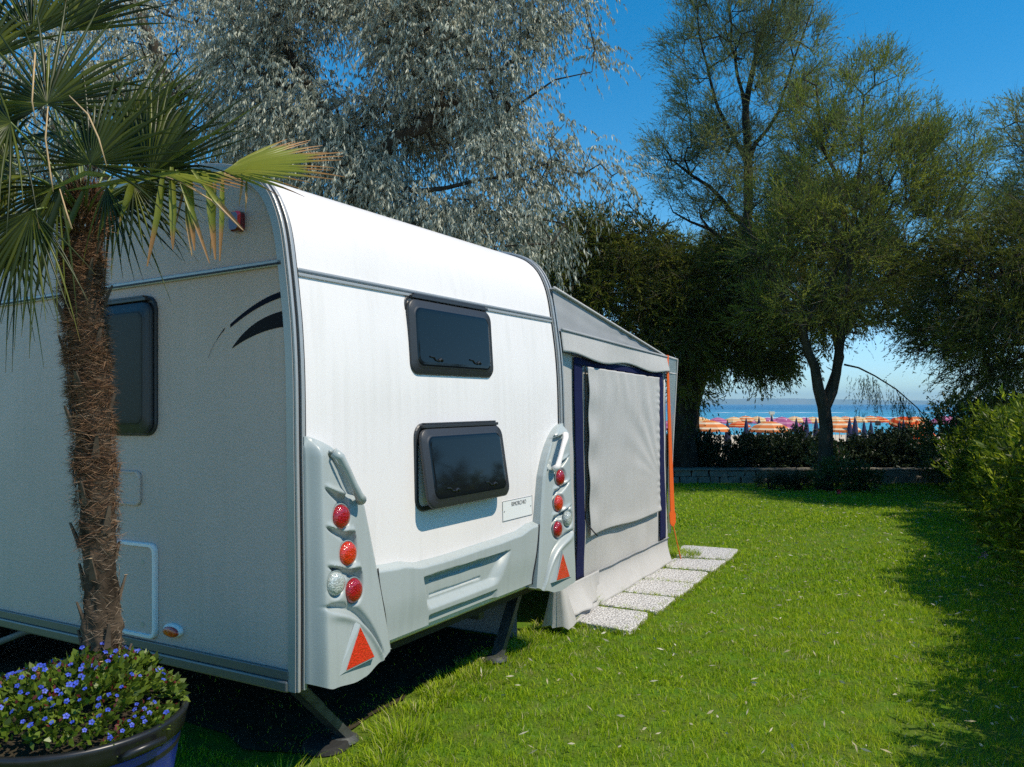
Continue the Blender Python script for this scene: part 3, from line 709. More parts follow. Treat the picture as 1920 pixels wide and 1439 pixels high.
# ---- left side details (outward = -x)
def sidebox(name, y0, y1, z0, z1, r, th, m, parent, ring=0):
    b = MB(); R0_ = [(-.0005, y, z) for y, z in rrect(y0, y1, z0, z1, r)]; R1 = [(-th*.7, y, z) for y, z in rrect(y0, y1, z0, z1, r)]; R2 = [(-th, y, z) for y, z in rrect(y0+.004, y1-.004, z0+.004, z1-.004, r-.003)]
    if ring:
        R3 = [(-th, y, z) for y, z in rrect(y0+ring, y1-ring, z0+ring, z1-ring, max(.005, r-ring*.5))]; R4 = [(-th*.25, y, z) for y, z in rrect(y0+ring+.004, y1-ring-.004, z0+ring+.004, z1-ring-.004, max(.004, r-ring*.5))]
        loft(b, [R0_,R1,R2,R3,R4])
    else: loft(b, [R0_,R1,R2])
    return b.build(name, m, parent)
h_ = sidebox('service_hatch', .872, 1.346, .079, .471, .03, .010, M['side'], car); 
hh2 = sidebox('hatch_frame', .855, 1.363, .062, .488, .036, .020, M['hatchedge'], h_, .016)
for z in (.40,.12): b = MB(); b.tube([(-.004,.95,z),(-.012,.95,z)], .011, 12); b.build('hatch_lock', M['alu'], h_)
vc = sidebox('vent_cover', .978, 1.244, .661, .804, .03, .008, M['side'], car)
sidebox('vent_rim', .970, 1.252, .653, .812, .034, .014, M['side'], vc, .010)
# side marker
b = MB()
rs = []
for (s_, xo) in ((1.0,-.0005),(1.0,-.012),(.9,-.018)): rs.append([(xo, .742+.062*s_*math.cos(2*PI*k/24), .118+.030*s_*math.sin(2*PI*k/24)) for k in range(24)])
loft(b, rs); mk = b.build('side_marker_lamp', M['hatchedge'], car, smooth=True)
b = MB(); rs = []
for (s_, xo) in ((.86,-.012),(.84,-.023),(.6,-.029)): rs.append([(xo, .742+.062*s_*math.cos(2*PI*k/24), .114+.027*s_*math.sin(2*PI*k/24)) for k in range(24)])
loft(b, rs); b.build('marker_lens', M['orange'], mk, smooth=True)
# red outline lamp high up
b = MB(); rs = [[(xo, y, z) for y, z in rrect(.28+g, .345-g, 1.83+g, 1.915-g, .018)] for xo, g in ((-.0005,0),(-.028,.0),(-.036,.006))]; loft(b, rs); b.build('clearance_lamp', M['dkred'], car)
# swoosh decals: outline points (y,z)
def decal(name, up_, lo_, m):
    b = MB(); n = len(up_)
    for p in up_: b.v.append((-.0016, p[0], p[1]))
    for p in lo_: b.v.append((-.0016, p[0], p[1]))
    for i in range(n-1): b.f.append((i, i+1, n+i+1, n+i))
    o = b.build(name, m, car); s_ = o.modifiers.new('sol', 'SOLIDIFY'); s_.thickness = .001; return o
def arc(p0, c, p1, n=14): return [tuple((1-t)**2*p0[k]+2*t*(1-t)*c[k]+t*t*p1[k] for k in (0,1)) for t in [i/(n-1) for i in range(n)]]
decal('swoosh_stripe', arc((.034,1.562),(.18,1.555),(.372,1.447)), arc((.034,1.538),(.19,1.525),(.372,1.432)), M['decal'])
decal('swoosh_stripe', arc((.405,1.434),(.46,1.395),(.512,1.312)), arc((.412,1.422),(.475,1.38),(.512,1.310)), M['decal'])
decal('swoosh_stripe', arc((.030,1.482),(.24,1.47),(.362,1.345)), arc((.030,1.415),(.20,1.415),(.362,1.343)), M['decal2'])
b = MB(); n = 40
for i in range(n+1):
    y = .35+5.0*i/n
    for z in (-.46,-.02): b.v.append((W-.02+.012*math.sin(i*1.3)*(1 if z < -.1 else .2), y, z))
for i in range(n): b.f.append((2*i, 2*i+2, 2*i+3, 2*i+1))
b.build('draught_skirt', M['fabricd'], car, smooth=True)
# corner steadies
for s_ in (0, 1):
    X = (lambda v: v) if s_ == 0 else (lambda v: W-v)
    e = bpy.data.objects.new('corner_steady', None); link(e, car)
    top = Vector((X(.14), .26, -.04)); ft = Vector((X(.50), .22, -.425)); d = (ft-top).normalized(); sd = Vector((0,1,0))
    nrm_ = d.cross(sd).normalized(); Mx = Matrix((( d.x, sd.x, nrm_.x, top.x),(d.y, sd.y, nrm_.y, top.y),(d.z, sd.z, nrm_.z, top.z),(0,0,0,1))); L = (ft-top).length
    b = MB(); b.box((0,-.035,-.006),(L,.035,0), Mx); b.box((0,-.035,.0005),(L,-.030,.032), Mx); b.box((0,.030,.0005),(L,.035,.032), Mx); b.build('leg', M['jack'], e)
    b = MB(); b.box((0,-.031,.033),(.3,.031,.038), Mx); b.build('brace', M['jack'], e)
    b = MB(); b.lathe([(0,.012),(.05,.012),(.07,.0),(.075,-.012),(0,-.012)], (ft.x, ft.y, ft.z-.003), 20); b.build('foot', M['jack'], e)
# drain hoses under the front part
for pts in ([(.25,1.72,-.03),(.23,1.72,-.16),(.22,1.74,-.26),(.30,1.80,-.33)], [(.3,2.0,-.06),(.2,1.98,-.06),(.12,2.16,-.10),(.05,2.3,-.16)]):
    b = MB(); b.tube(pts, .018, 10); b.build('drain_hose', mat('hose_grey', (.13,.14,.15), .5), car, smooth=True)
# ================================================================== jack pad
p = tow(.42, .24, 0); b = MB(); b.lathe([(0,.014),(.09,.014),(.10,.010),(.11,-.01)], (0,0,0), 32); o = b.build('ground_pad', mat('rubber_mat', (.018,.018,.017), .8, bump=.5, bscale=60)); o.location = (p.x, p.y, .012)
tag(o, 'dark round rubber pad on the soil beneath the near corner leg', 'pad')

# ================================================================== AWNING
aw = empty('awning', (.36, 5.72, 0), 'grey canvas awning with navy bands attached to the right side of the caravan', 'awning'); aw0 = Vector((.36,5.72,0))
A_TL = Vector((.306,5.28,1.906)); A_TR = Vector((1.473,7.75,1.875)); AN = Vector((.872,-.49,0)).normalized()
def AP(u, v, off=0):
    return (AW_BL*(1-u)+AW_BR*u)*(1-v) + (A_TL*(1-u)+A_TR*u)*v + AN*off
def patch(name, u0, u1, v0, v1, offf, m, nu=60, nv=60, th=.002, shape=None, parent=aw):
    b = MB()
    for j in range(nv+1):
        for i in range(nu+1):
            s_, t_ = i/nu, j/nv
            u = u0+(u1-u0)*s_; v = (v0(s_) if callable(v0) else v0)*(1-t_)+(v1(s_) if callable(v1) else v1)*t_
            if shape: u, v = shape(s_, t_, u, v)
            b.v.append(tuple(AP(u, v, offf(s_, t_))-aw0))
    w1 = nu+1
    for j in range(nv):
        for i in range(nu): b.f.append((j*w1+i, j*w1+i+1, (j+1)*w1+i+1, (j+1)*w1+i))
    o = b.build(name, m, parent, smooth=True)
    if th: s_ = o.modifiers.new('sol', 'SOLIDIFY'); s_.thickness = th; s_.offset = -1
    return o
nz3 = lambda x, y, z=0: noise.noise(Vector((x, y, z)))
def walloff(s_, t_):
    o_ = .010*nz3(s_*4, t_*5, 1)+.006*nz3(s_*12, t_*7, 2)
    o_ += .012*math.exp(-(t_/.35)**2)*math.sin((s_*1.3+t_*.9)*14)*(.5+.5*nz3(s_*3, t_*3))
    o_ += .10*max(0,(.10-t_)/.10)**1.5*(1-.5*s_)
    return o_
patch('side_wall', .0, 1.0, .0, 1.0, walloff, M['fabric'], 110, 110)
# near flared foot of fabric
def flare(s_, t_): return .10*(1-t_)**1.6*(.8+.5*math.sin(s_*5.5))+.012*math.sin(s_*16)+.02
b = MB(); nu, nv = 40, 14
for j in range(nv+1):
    for i in range(nu+1):
        s_, t_ = i/nu, j/nv; u = -.03+.30*s_; fl_ = (1-t_)**1.5
        p = AP(u, .02+.105*t_, .012+.11*fl_*(.55+.45*math.cos((s_-.35)*4.5))+.012*math.sin(s_*18)*fl_); b.v.append(tuple(p-aw0))
for j in range(nv):
    for i in range(nu): b.f.append((j*(nu+1)+i, j*(nu+1)+i+1, (j+1)*(nu+1)+i+1, (j+1)*(nu+1)+i))
o = b.build('flared_skirt', M['fabric'], aw, smooth=True); s_ = o.modifiers.new('sol', 'SOLIDIFY'); s_.thickness = .003
# tied corner flap below the rear light cluster
b = MB(); base = [(.245,5.36),(.30,5.30),(.37,5.42),(.40,5.56),(.33,5.58)]
tp_ = Vector((.30,5.40,.52))
rings = []
for t_ in (0,.25,.5,.75,1):
    rr = .085*(1-t_)+.012; rings.append([tuple(Vector((.305+.02*(1-t_)+rr*1.1*math.cos(2*PI*k/18)*(1+.25*math.sin(k*2.1)*(1-t_)), 5.50-.06*t_+rr*math.sin(2*PI*k/18)*(1+.2*math.cos(k*1.7)), .05+.42*t_+.012*math.sin(k*2.4)*(1-t_)))-aw0) for k in range(18)])
loft(b, rings); b.build('gathered_flap', M['fabric'], aw, smooth=True)
# wall piece between caravan trim and first navy band is part of side_wall; piping strip
def strip_off(o_): return lambda s_, t_: o_+walloff(s_*.08, t_)*0+.004*nz3(0, t_*8)
def wallat(u, v): return walloff(u, v)
patch('navy_band', .094, .152, .125, .985, lambda s_, t_: .016+wallat(.15, .125+.86*t_)*.9+.002, M['navy'], 8, 60, .003)
patch('navy_band', .885, .955, .13, .985, lambda s_, t_: .020+wallat(.92, .13+.85*t_)*.9, M['navy'], 8, 60, .003)
patch('navy_band', .094, .955, .958, .985, lambda s_, t_: .017, M['navy'], 30, 4, .003)
patch('piping', .168, .173, .295, .96, lambda s_, t_: .020+wallat(.2, t_), M['black'], 3, 40, .006)
# hanging blind
def blind(s_, t_):
    o_ = .030
    f_ = 0
    # diagonal folds radiating from lower right to the top edge
    ang = (s_-1.02)*1.0; q = math.atan2(1.0-s_+.03, max(.02, t_-.22)); 
    if t_ > .22: f_ += .008*math.sin(q*21+2.5*nz3(s_*2,t_*2,9))*sm(.22,.6,t_)*sm(.2,.75,s_)*(.6+.8*abs(nz3(s_*4,t_*2,5)))
    f_ += .009*math.sin(s_*46+3*nz3(s_*3,t_*2))*sm(.75,1,t_)
    f_ += .010*math.exp(-((s_-.05)/.07)**2)*math.sin(t_*24)
    f_ += .004*math.exp(-((s_-.985)/.03)**2)*math.sin(t_*95+5*nz3(0,t_*6))
    f_ += .010*nz3(s_*3, t_*3, 7)+.012*math.exp(-(t_/.05)**2)*(.4+.6*abs(math.sin(s_*4)))
    return o_+f_*.75+.006
def bshape(s_, t_, u, v): return u, v+.003*math.sin(s_*9)*(1-t_)**6
patch('hanging_blind', .178, .875, lambda s_: .285+.006*math.sin(s_*6), .955, blind, M['fabric'], 130, 110, .003, bshape)
# skirt seam line
patch('skirt_seam', .21, 1.0, .120, .126, lambda s_, t_: .014+wallat(.2+.8*s_, .12), M['fabricd'], 40, 1, .002)
# valance
def val(s_, t_): return .032+.012*math.sin(s_*9)*(1-t_)+.006*nz3(s_*8, t_)*(1-t_)+.016*(1-t_)
def vshape(s_, t_, u, v): return u, v+.010*math.sin(s_*13+1)*(1-t_)
patch('valance', -.01, 1.012, .985, 1.072, val, M['fabric'], 90, 10, .003, vshape)
patch('valance_hem', -.01, 1.012, 1.066, 1.076, lambda s_, t_: .040, M['fabricd'], 30, 1, .003)
# gable
G0 = AP(0, 1.068); G1 = AP(1.0, 1.072); GA = Vector((.262,5.20,2.30))
b = MB(); nu, nv = 60, 16
GTOP = lambda s_: GA.lerp(G1, s_**.92)
for j in range(nv+1):
    for i in range(nu+1):
        s_, t_ = i/nu, j/nv; p = G0.lerp(G1, s_); q = GTOP(s_); 
        p = p.lerp(q, t_) + AN*(.010*math.sin(s_*60+2*nz3(s_*6,0))*sm(.25,.6,s_)*t_*(1-s_)+.004*nz3(s_*5,t_*3)); b.v.append(tuple(p-aw0))
for j in range(nv):
    for i in range(nu): b.f.append((j*(nu+1)+i, j*(nu+1)+i+1, (j+1)*(nu+1)+i+1, (j+1)*(nu+1)+i))
b.build('gable_panel', M['fabricd'], aw, smooth=True)
# roof sheet
b = MB(); nu, nv = 30, 16; LEN = Vector((D2.x, D2.y, 0)).normalized()*5.0
for j in range(nv+1):
    for i in range(nu+1):
        p = GTOP(i/nu)+AN*.012+Vector((0,0,.006)) + (LEN*(j/nv)) + Vector((0,0,-.04*math.sin(PI*i/nu)*math.sin(PI*((j/nv*3) % 1)))); b.v.append(tuple(p-aw0))
for j in range(nv):
    for i in range(nu): b.f.append((j*(nu+1)+i, j*(nu+1)+i+1, (j+1)*(nu+1)+i+1, (j+1)*(nu+1)+i))
o = b.build('awning_roof', M['fabricd'], aw, smooth=True); s_ = o.modifiers.new('sol', 'SOLIDIFY'); s_.thickness = .006
# sewn edge tape and front wall
b = MB(); b.tube([tuple(GTOP(i/30)+AN*.014+Vector((0,0,.008))-aw0) for i in range(31)], .010, 6); b.build('edge_tape', M['fabric'], aw, smooth=True)
b = MB(); B1 = AW_BR-aw0; T1 = G1-aw0; b.add([B1, B1+LEN, T1+LEN, T1], UNIT); b.build('front_wall', M['fabric'], aw)
# front porch bracket panel peeking past the corner
c0 = at(1253, 672, 7.86)-aw0; c1 = at(1268, 674, 8.30)-aw0; c2 = at(1260, 850, 8.25)-aw0; c3 = at(1256, 1000, 8.15)-aw0; c4 = at(1252,1000,7.86)-aw0
b = MB()
b.add([c0, c1, c2, c3, c4], [(0,1,2,3,4)]); o = b.build('window_film', M['film'], aw); s_ = o.modifiers.new('sol', 'SOLIDIFY'); s_.thickness = .004
b = MB(); b.tube([c0+Vector((0,0,.01)), c1, c2, c3], [.016,.020,.012,.010], 8); b.tube([at(1256,700,7.9)-aw0, at(1268,702,8.3)-aw0], .008, 6); b.tube([at(1256,760,7.9)-aw0, at(1263,762,8.3)-aw0], .006, 6); b.build('film_edge', M['fabric'], aw, smooth=True)
# poles
b = MB(); pr_ = AP(1.012, 0, -.02)-aw0; b.tube([pr_, AP(1.01, 1.07, -.01)-aw0], .014, 10); b.build('corner_pole', M['alud'], aw, smooth=True)
# orange storm strap + cord
b = MB(); s0 = AP(1.0, 1.08, .035)-aw0; s1 = AP(1.01, .20, .05)-aw0; dd = Vector((.85,.52,0)); wd = .013
pts = [(s0, wd*1.3), (s0.lerp(s1,.05), wd*.9), (s0.lerp(s1,.3), wd*1.25), (s0.lerp(s1,.7), wd*1.7), (s0.lerp(s1,.93), wd*2.0), (s0.lerp(s1,.95), wd*3.0), (s0.lerp(s1,1.0), wd*2.6), (s0.lerp(s1,1.02), wd*.8)]
for p, w_ in pts: b.v += [tuple(p-dd*w_-AN*.004), tuple(p+dd*w_-AN*.004), tuple(p+dd*w_+AN*.004), tuple(p-dd*w_+AN*.004)]
for i in range(len(pts)-1):
    for k in range(4): b.f.append((4*i+k, 4*i+(k+1) % 4, 4*i+4+(k+1) % 4, 4*i+4+k))
st_ = b.build('storm_strap', M['strap'], aw)
b = MB(); b.tube([s1, s1+Vector((.03,.0,-.14)), Vector((1.66,7.9,.02))-aw0], .005, 6); b.build('strap_cord', M['strap'], st_)

# ================================================================== POT, PLANT, PALM
PC = Vector((-1.46, 2.70, 0))
pot = empty('plant_pot', PC, 'large round blue and black plastic tub holding the palm, bottom left', 'plant pot')
b = MB(); b.lathe([(0,.0),(.25,.0),(.262,.02),(.300,.25),(.331,.440),(.334,.443),(.334,.446),(.330,.446)], (0,0,0), 64); b.build('tub', M['pot'], pot, smooth=True)
b = MB(); b.lathe([(.333,.447),(.343,.451),(.346,.485),(.352,.50),(.355,.512),(.349,.520),(.336,.520),(.330,.51),(.327,.46),(.327,.40)], (0,0,0), 64); rim = b.build('rim', M['potrim'], pot, smooth=True)
for ang in (-30, 150):
    a = math.radians(ang); c = Vector((  .348*math.cos(a), .348*math.sin(a), .487)); tn = Vector((-math.sin(a), math.cos(a), 0)); rd = Vector((math.cos(a), math.sin(a), 0))
    b = MB(); b.tube([c-tn*.07-Vector((0,0,.02)), c-tn*.06+rd*.03, c+tn*.06+rd*.03, c+tn*.07-Vector((0,0,.02))], .012, 8); b.build('handle', M['potrim'], pot, smooth=True)
b = MB(); b.lathe([(0,.50),(.15,.495),(.331,.485)], (0,0,0), 40); b.build('potting_soil', M['soil'], pot, smooth=True)
# flowers: mound
fp = empty('flowering_plant', PC+Vector((0,0,.49)), 'low blue flowering plant covering the tub around the palm foot', 'flowering plant')
def mound(n, rmin=0, lift=1):
    out = []
    while len(out) < n:
        a = random.uniform(0, 2*PI); r = math.sqrt(random.random()); x, y = r*math.cos(a), r*math.sin(a)
        if r < rmin: continue
        R_ = .33; sx = 1.0
        px_, py_ = x*R_, y*R_
        # spills over the left/front edge
        if x < .1: px_ = x*R_*1.75-.02
        h = .165*math.sqrt(max(0,1-r*r*.85))*(1+.35*nz3(x*3, y*3, 4)) + .03
        h *= max(.35, 1-max(0,-px_-.02)*1.25)
        if px_ < -.26: h -= (-.26-px_)*.6
        if x > .45: h *= .65
        if x > .62 and y < .2: h *= .35
        out.append((px_, py_, h*lift))
    return np.array(out)
P0 = mound(5200); P0[:, 2] *= rng.uniform(.25, 1.0, len(P0))**.5
d = nrm(P0*np.array([1.2,1.2,1.0])+np.array([0,0,.12]))+rng.normal(0,.55,P0.shape)
leaves('foliage', P0, d, rng.uniform(.018,.040,len(P0)), rng.uniform(.013,.024,len(P0)), M['pleaf'], fp, fold=.1)
P1 = mound(420); rb_ = leaves('red_bracts', P1+np.array([0,0,.008]), rng.normal(size=P1.shape)+np.array([0,0,.8]), .016, .009, M['redleaf'], fp); rb_['kind'] = 'stuff'
def petal_mesh():
    V = []; 
    for k in range(5):
        a = 2*PI*k/5; c, s_ = math.cos(a), math.sin(a)
        def q(r, t, z): return (c*r-s_*t, s_*r+c*t, z)
        V.append([q(.0015,0,0), q(.008,.0052,.002), q(.0125,0,.0), q(.008,-.0052,.002)])
    return np.array(V)
PM = petal_mesh()
fm = np_mesh('flower', PM, [(0,1,2,3)], 5, M['flower'], fp, rnd=np.array([.3,.6,.5,.8,.4]))
fl_pts = mound(2600); fl_pts[:, 2] += .018
# prefer flowers seen from the camera side
score = -fl_pts[:, 1]*.25+rng.random(len(fl_pts))*.9
sel = fl_pts[np.argsort(-score)][:900]; chosen = []
for p in sel:
    if all((p[0]-q[0])**2+(p[1]-q[1])**2+(p[2]-q[2])**2 > .024**2 for q in chosen): chosen.append(p)
    if len(chosen) > 165: break
def place_flower(o, p):
    nv = Vector((p[0]*.8, p[1]*.8-.25, .55)).normalized(); nv = (nv+Vector((random.uniform(-.5,.5),random.uniform(-.5,.3),random.uniform(-.2,.3)))).normalized()
    o.location = p; o.rotation_euler = nv.to_track_quat('Z','Y').to_euler(); s_ = random.uniform(.5,.9); o.scale = (s_,)*3
place_flower(fm, chosen[0])
for p in chosen[1:99]:
    c = fm.copy(); COL.objects.link(c); c.parent = fp; place_flower(c, p)
VV = []
for p in chosen[99:]:
    nv = Vector((p[0]*.8+random.uniform(-.5,.5), p[1]*.8-.25+random.uniform(-.4,.3), .5)).normalized(); q = nv.to_track_quat('Z','Y').to_matrix()
    for pet in PM: VV.append([tuple(q @ Vector(v)*.75+Vector(p)) for v in pet])
o = np_mesh('more_flowers', np.array(VV), [(0,1,2,3)], len(VV), M['flower'], fp); o['kind'] = 'stuff'
# a few tall stalks and a bamboo stake
b = MB(); 
q = at(178, 1290, 2.42)
o = MB(); s0 = at(66,1322,2.62); s1 = at(72,1262,2.60); o.tube([s0-Vector((0,0,.02)), s0.lerp(s1,.5)+Vector((.004,0,0)), s1], [.008,.006,.005], 6)
o = o.build('plant_stake', mat('rusty_stake', (.30,.10,.03), .8, var=.5, vscale=60)); tag(o, 'thin rusty stake standing in the flowers left of the palm trunk', 'stake')

palm = empty('fan_palm', (PC.x, PC.y+.12, .48), 'fan palm with shaggy brown trunk growing from the blue tub', 'palm'); P_ = Vector(palm.location)
tpth = [(196,1290,2.83),(192,1200,2.83),(188,1080,2.83),(182,950,2.83),(175,820,2.82),(166,700,2.81),(158,580,2.80),(153,480,2.80),(155,430,2.80)]
tpts = [at(*p) for p in tpth]; trad = [.085,.064,.062,.064,.064,.064,.066,.062,.045]
def trunk_at(t):
    f = t*(len(tpts)-1); i = min(int(f), len(tpts)-2); k = f-i; return tpts[i].lerp(tpts[i+1], k), trad[i]*(1-k)+trad[i+1]*k
b = MB(); n, mrows = 40, 130
for j in range(mrows+1):
    t = j/mrows; c, r = trunk_at(t)
    for k in range(n):
        a = 2*PI*k/n; rr = r*(.91+.24*nz3(math.cos(a)*2.0, math.sin(a)*2.0, t*16)+.07*nz3(math.cos(a)*6, math.sin(a)*6, t*60)) - .008*((t*26+k*.12) % 1)
        b.v.append(tuple(c+Vector((rr*math.cos(a), rr*math.sin(a), 0))-P_))
for j in range(mrows):
    for k in range(n): b.f.append((j*n+k, j*n+(k+1) % n, (j+1)*n+(k+1) % n, (j+1)*n+k))
b.build('trunk', M['ptrunk'], palm, smooth=True)
# fibres
def fibres(name, t0, t1, n, ln, m, sag, outw):
    t = rng.uniform(t0, t1, n)
    if outw > .2: t = t1-(t1-t0)*rng.random(n)**.75; t = np.clip(t+.022*np.sin(t*95+4*np.sin(t*31))+.004*np.sin(t*260)+np.where(t < t0+.10, -rng.random(n)**3*.16, 0), .03, t1)
    a = rng.uniform(0, 2*PI, n); C0 = np.array([list(trunk_at(v)[0]-P_)+[trunk_at(v)[1]] for v in t])
    # banded: cluster the fibres in rings like old leaf bases
    rad = np.stack([np.cos(a), np.sin(a), np.zeros(n)], 1); tan = np.stack([-np.sin(a), np.cos(a), np.zeros(n)], 1)*np.where(rng.random(n) < .5, 1, -1)[:, None]
    B = C0[:, :3]+rad*(C0[:, 3:4]*rng.uniform(.90, 1.04, n)[:, None])
    d = tan*rng.uniform(.5, 1.1, n)[:, None]+rad*(outw*rng.random(n)**2*(.6+.6*np.sin(a*3+t*60)))[:, None]+np.stack([np.zeros(n)]*2+[rng.normal(sag, .35, n)], 1)
    return leaves(name, B, d, ln*rng.uniform(.5, 1.4, n), .0017, m, palm)
fibres('fibre_beard', .44, .98, 13500, .055, M['fibre'], -.12, .38)
fibres('old_fibre', .0, .75, 3000, .04, M['fibreg'], -.25, .02)
n = 2600; a = rng.uniform(0, 2*PI, n); hgt = rng.uniform(-.05, .13, n); rr = .062*(1-.35*np.clip(hgt/.13, 0, 1))*np.sqrt(rng.uniform(.3, 1, n)); cc = np.array(at(156, 425, 2.80)-P_)
B = cc+np.stack([rr*np.cos(a), rr*np.sin(a), hgt], 1); d = np.stack([np.cos(a)*.35, np.sin(a)*.35, rng.uniform(.2, 1.1, n)], 1)+rng.normal(0, .35, (n, 3))
leaves('crown_fibre', B, d, rng.uniform(.03, .08, n), .003, M['fibre'], palm)
# old leaf-base stubs
for i in range(34):
    t = .05+.9*(i+.5)/34; a = -PI/2+2.4*i+random.uniform(-.4,.4); c, r = trunk_at(t); rd = Vector((math.cos(a), math.sin(a), 0)); 
    p0 = c+rd*r*.88-Vector((0,0,.05))-P_; p1 = c+rd*(r*random.uniform(1.15,1.5))+Vector((0,0,random.uniform(.01,.05)))-P_; 
    wv = rd.cross(Vector((0,0,1)))*random.uniform(.007,.013); th = rd*.006
    b = MB(); b.add([p0-wv*1.3-th, p0+wv*1.3-th, p0+wv*1.3+th, p0-wv*1.3+th, p1-wv*.45-th*.5, p1+wv*.3-th*.5, p1+wv*.3+th*.5, p1-wv*.45+th*.5], [(0,3,2,1),(4,5,6,7),(0,1,5,4),(1,2,6,5),(2,3,7,6),(3,0,4,7)])
    s_ = b.build('leaf_stub', M['stub'], palm)
    if i % 2 == 0:
        b = MB(); b.add([p1-wv*.6-th*.9+Vector((0,0,.001)), p1+wv*.5-th*.9+Vector((0,0,.001)), p1+wv*.5+th*.9+Vector((0,0,.001)), p1-wv*.6+th*.9+Vector((0,0,.001))], UNIT); b.build('cut_end', M['stubend'], s_)
CRN = at(158, 415, 2.80)
def frond(hub, main, normal, spread, R_, nseg, droop, m, seed=0, curl=.0, tips=1.0, pet=True, wid=1.0, brk=.0):
    rs = random.Random(seed); hub = Vector(hub); main = Vector(main).normalized(); nv = Vector(normal).normalized(); main = (main-nv*main.dot(nv)).normalized(); sv = nv.cross(main)
    V = []; T = []; rn = []; NS = 8; dth = math.radians(spread)/nseg
    for k in range(nseg):
        th = -math.radians(spread)/2+(k+.5)*dth + rs.uniform(-.15,.15)*dth; u0 = th/(math.radians(spread)/2)
        d = main*math.cos(th)+sv*math.sin(th); side = -main*math.sin(th)+sv*math.cos(th)
        L = R_*(1-.18*u0*u0)*rs.uniform(.88,1.08); dr = droop*rs.uniform(.5,1.5)+(brk if rs.random() < .3 and brk else 0); tw = rs.uniform(-.1,.1)
        w0 = 2*math.tan(dth/2)*.98*wid; wm = R_*.42*w0
        items = []
        for s_ in range(NS+1):
            t = s_/NS; r = L*t
            z = -dr*L*max(0, t-.35)**1.8; c = hub+d*r+Vector((0,0,z))-nv*(curl*L*t*t)
            c += side*(tw*L*max(0,t-.5)**2)
            if t <= .30: wv = r*w0
            else: wv = .30*L*w0*(1-((t-.30)/.70)**1.6)*.80
            wv = max(wv, .0012); q = nv*(wv*(.62 if t > .15 else .3))
            items += [tuple(c-side*wv*.5-q-P_), tuple(c+q-P_), tuple(c+side*wv*.5-q-P_)]
            T += [t*tips*rs.uniform(.93,1.05)]*3
        V.append(items); rn.append(min(1,max(0,rs.gauss(.45,.28))))
    pat = []
    for s_ in range(NS):
        a_ = 3*s_; pat += [(a_,a_+1,a_+4,a_+3), (a_+1,a_+2,a_+5,a_+4)]
    fo = np_mesh('frond', np.array(V), pat, nseg, m, palm, rnd=np.array(rn), tval=T)
    if pet:
        b = MB(); mid = CRN.lerp(hub, .5)+Vector((0,0,.05)); cp = [CRN.lerp(mid, t).lerp(mid.lerp(hub, t), t)-P_ for t in (0,.2,.4,.6,.8,1)]
        b.tube(cp, [.007,.006,.005,.004,.0035,.003], 6); b.build('petiole', M['petiole'], fo, smooth=True)
    return fo
FR = [
 (at(170,308,2.56),(.18,.05,1),(-.12,-1,.18),215,.40,34,.03,'palm',.05),
 (at(88,195,2.60),(-.05,.1,1),(.1,-1,.25),250,.42,34,.04,'palm',.05),
 (at(282,328,2.78),(.62,.25,.85),(-.3,-1,.25),120,.46,24,.03,'palm',.05),
 (at(262,318,2.95),(.25,.3,1),(-.4,-1,.1),110,.44,20,.03,'palm',.05),
 (at(418,322,2.86),(1,.22,.13),(-.1,-.62,.78),112,.44,18,.06,'palmy',.05),
 (at(300,325,2.74),(.9,-.1,.25),(.05,-.5,1),90,.30,14,.1,'palmy',.05),
 (at(60,395,2.52),(-.25,-.1,-1),(0,-1,.2),130,.38,22,.08,'palm',.05),
 (at(10,300,2.58),(-1,0,.1),(.1,-1,.3),190,.40,26,.08,'palm',.1),
 (at(120,60,2.95),(.35,.3,1),(0,-1,.2),130,.48,22,.03,'palm',.05),
 (at(60,70,2.75),(-.3,.2,1),(.1,-1,.1),150,.44,24,.03,'palm',.05),
 (at(215,365,2.92),(.5,.35,-.55),(-.2,-1,.3),140,.36,20,.12,'palm',.1),
 (at(30,330,2.9),(-.8,.4,-.4),(0,-1,.4),170,.42,26,.12,'palm',.1),
 (at(60,330,2.50),(-.9,-.3,-.1),(0,-.3,1),120,.36,18,.4,'palm',.1),
 (at(235,250,3.05),(.6,.6,.7),(-.4,-.8,.3),150,.42,24,.04,'palm',.05),
 (at(-40,120,2.7),(-.6,0,.8),(0,-1,.2),200,.42,28,.2,'palm',.05),
 (at(-60,330,2.6),(-.9,0,-.3),(0,-1,.2),180,.42,24,.12,'palm',.05),
 (at(20,230,2.42),(-.6,-.4,-.2),(.2,-.8,.6),190,.38,26,.15,'palm',.05),
 (at(250,345,2.72),(.6,-.1,-.6),(.3,-1,.2),120,.28,15,.05,'palm',.05),
 (at(200,350,2.60),(.1,-.2,-1),(.0,-1,.1),60,.24,9,.1,'palm',.1),
 (at(110,350,2.60),(-.6,-.2,-.6),(.1,-1,.1),120,.38,20,.6,'palm',.1),
 (at(240,300,3.0),(.5,.2,.4),(-.2,-1,.2),190,.34,26,.3,'palm',.1),
 (at(30,450,2.75),(-.3,0,-1),(0,-1,.2),120,.32,20,.3,'palm',.1),
 (at(150,250,3.1),(0,1,.5),(0,-.4,1),200,.40,28,.4,'palm',.05),
]
for i, (h, mn, nv, sp, R_, ns, dr, mt, cu) in enumerate(FR):
    frond(h, mn, nv, sp, R_, ns, dr, M[mt], i, cu, brk=.6 if mt == 'palm' else 0)
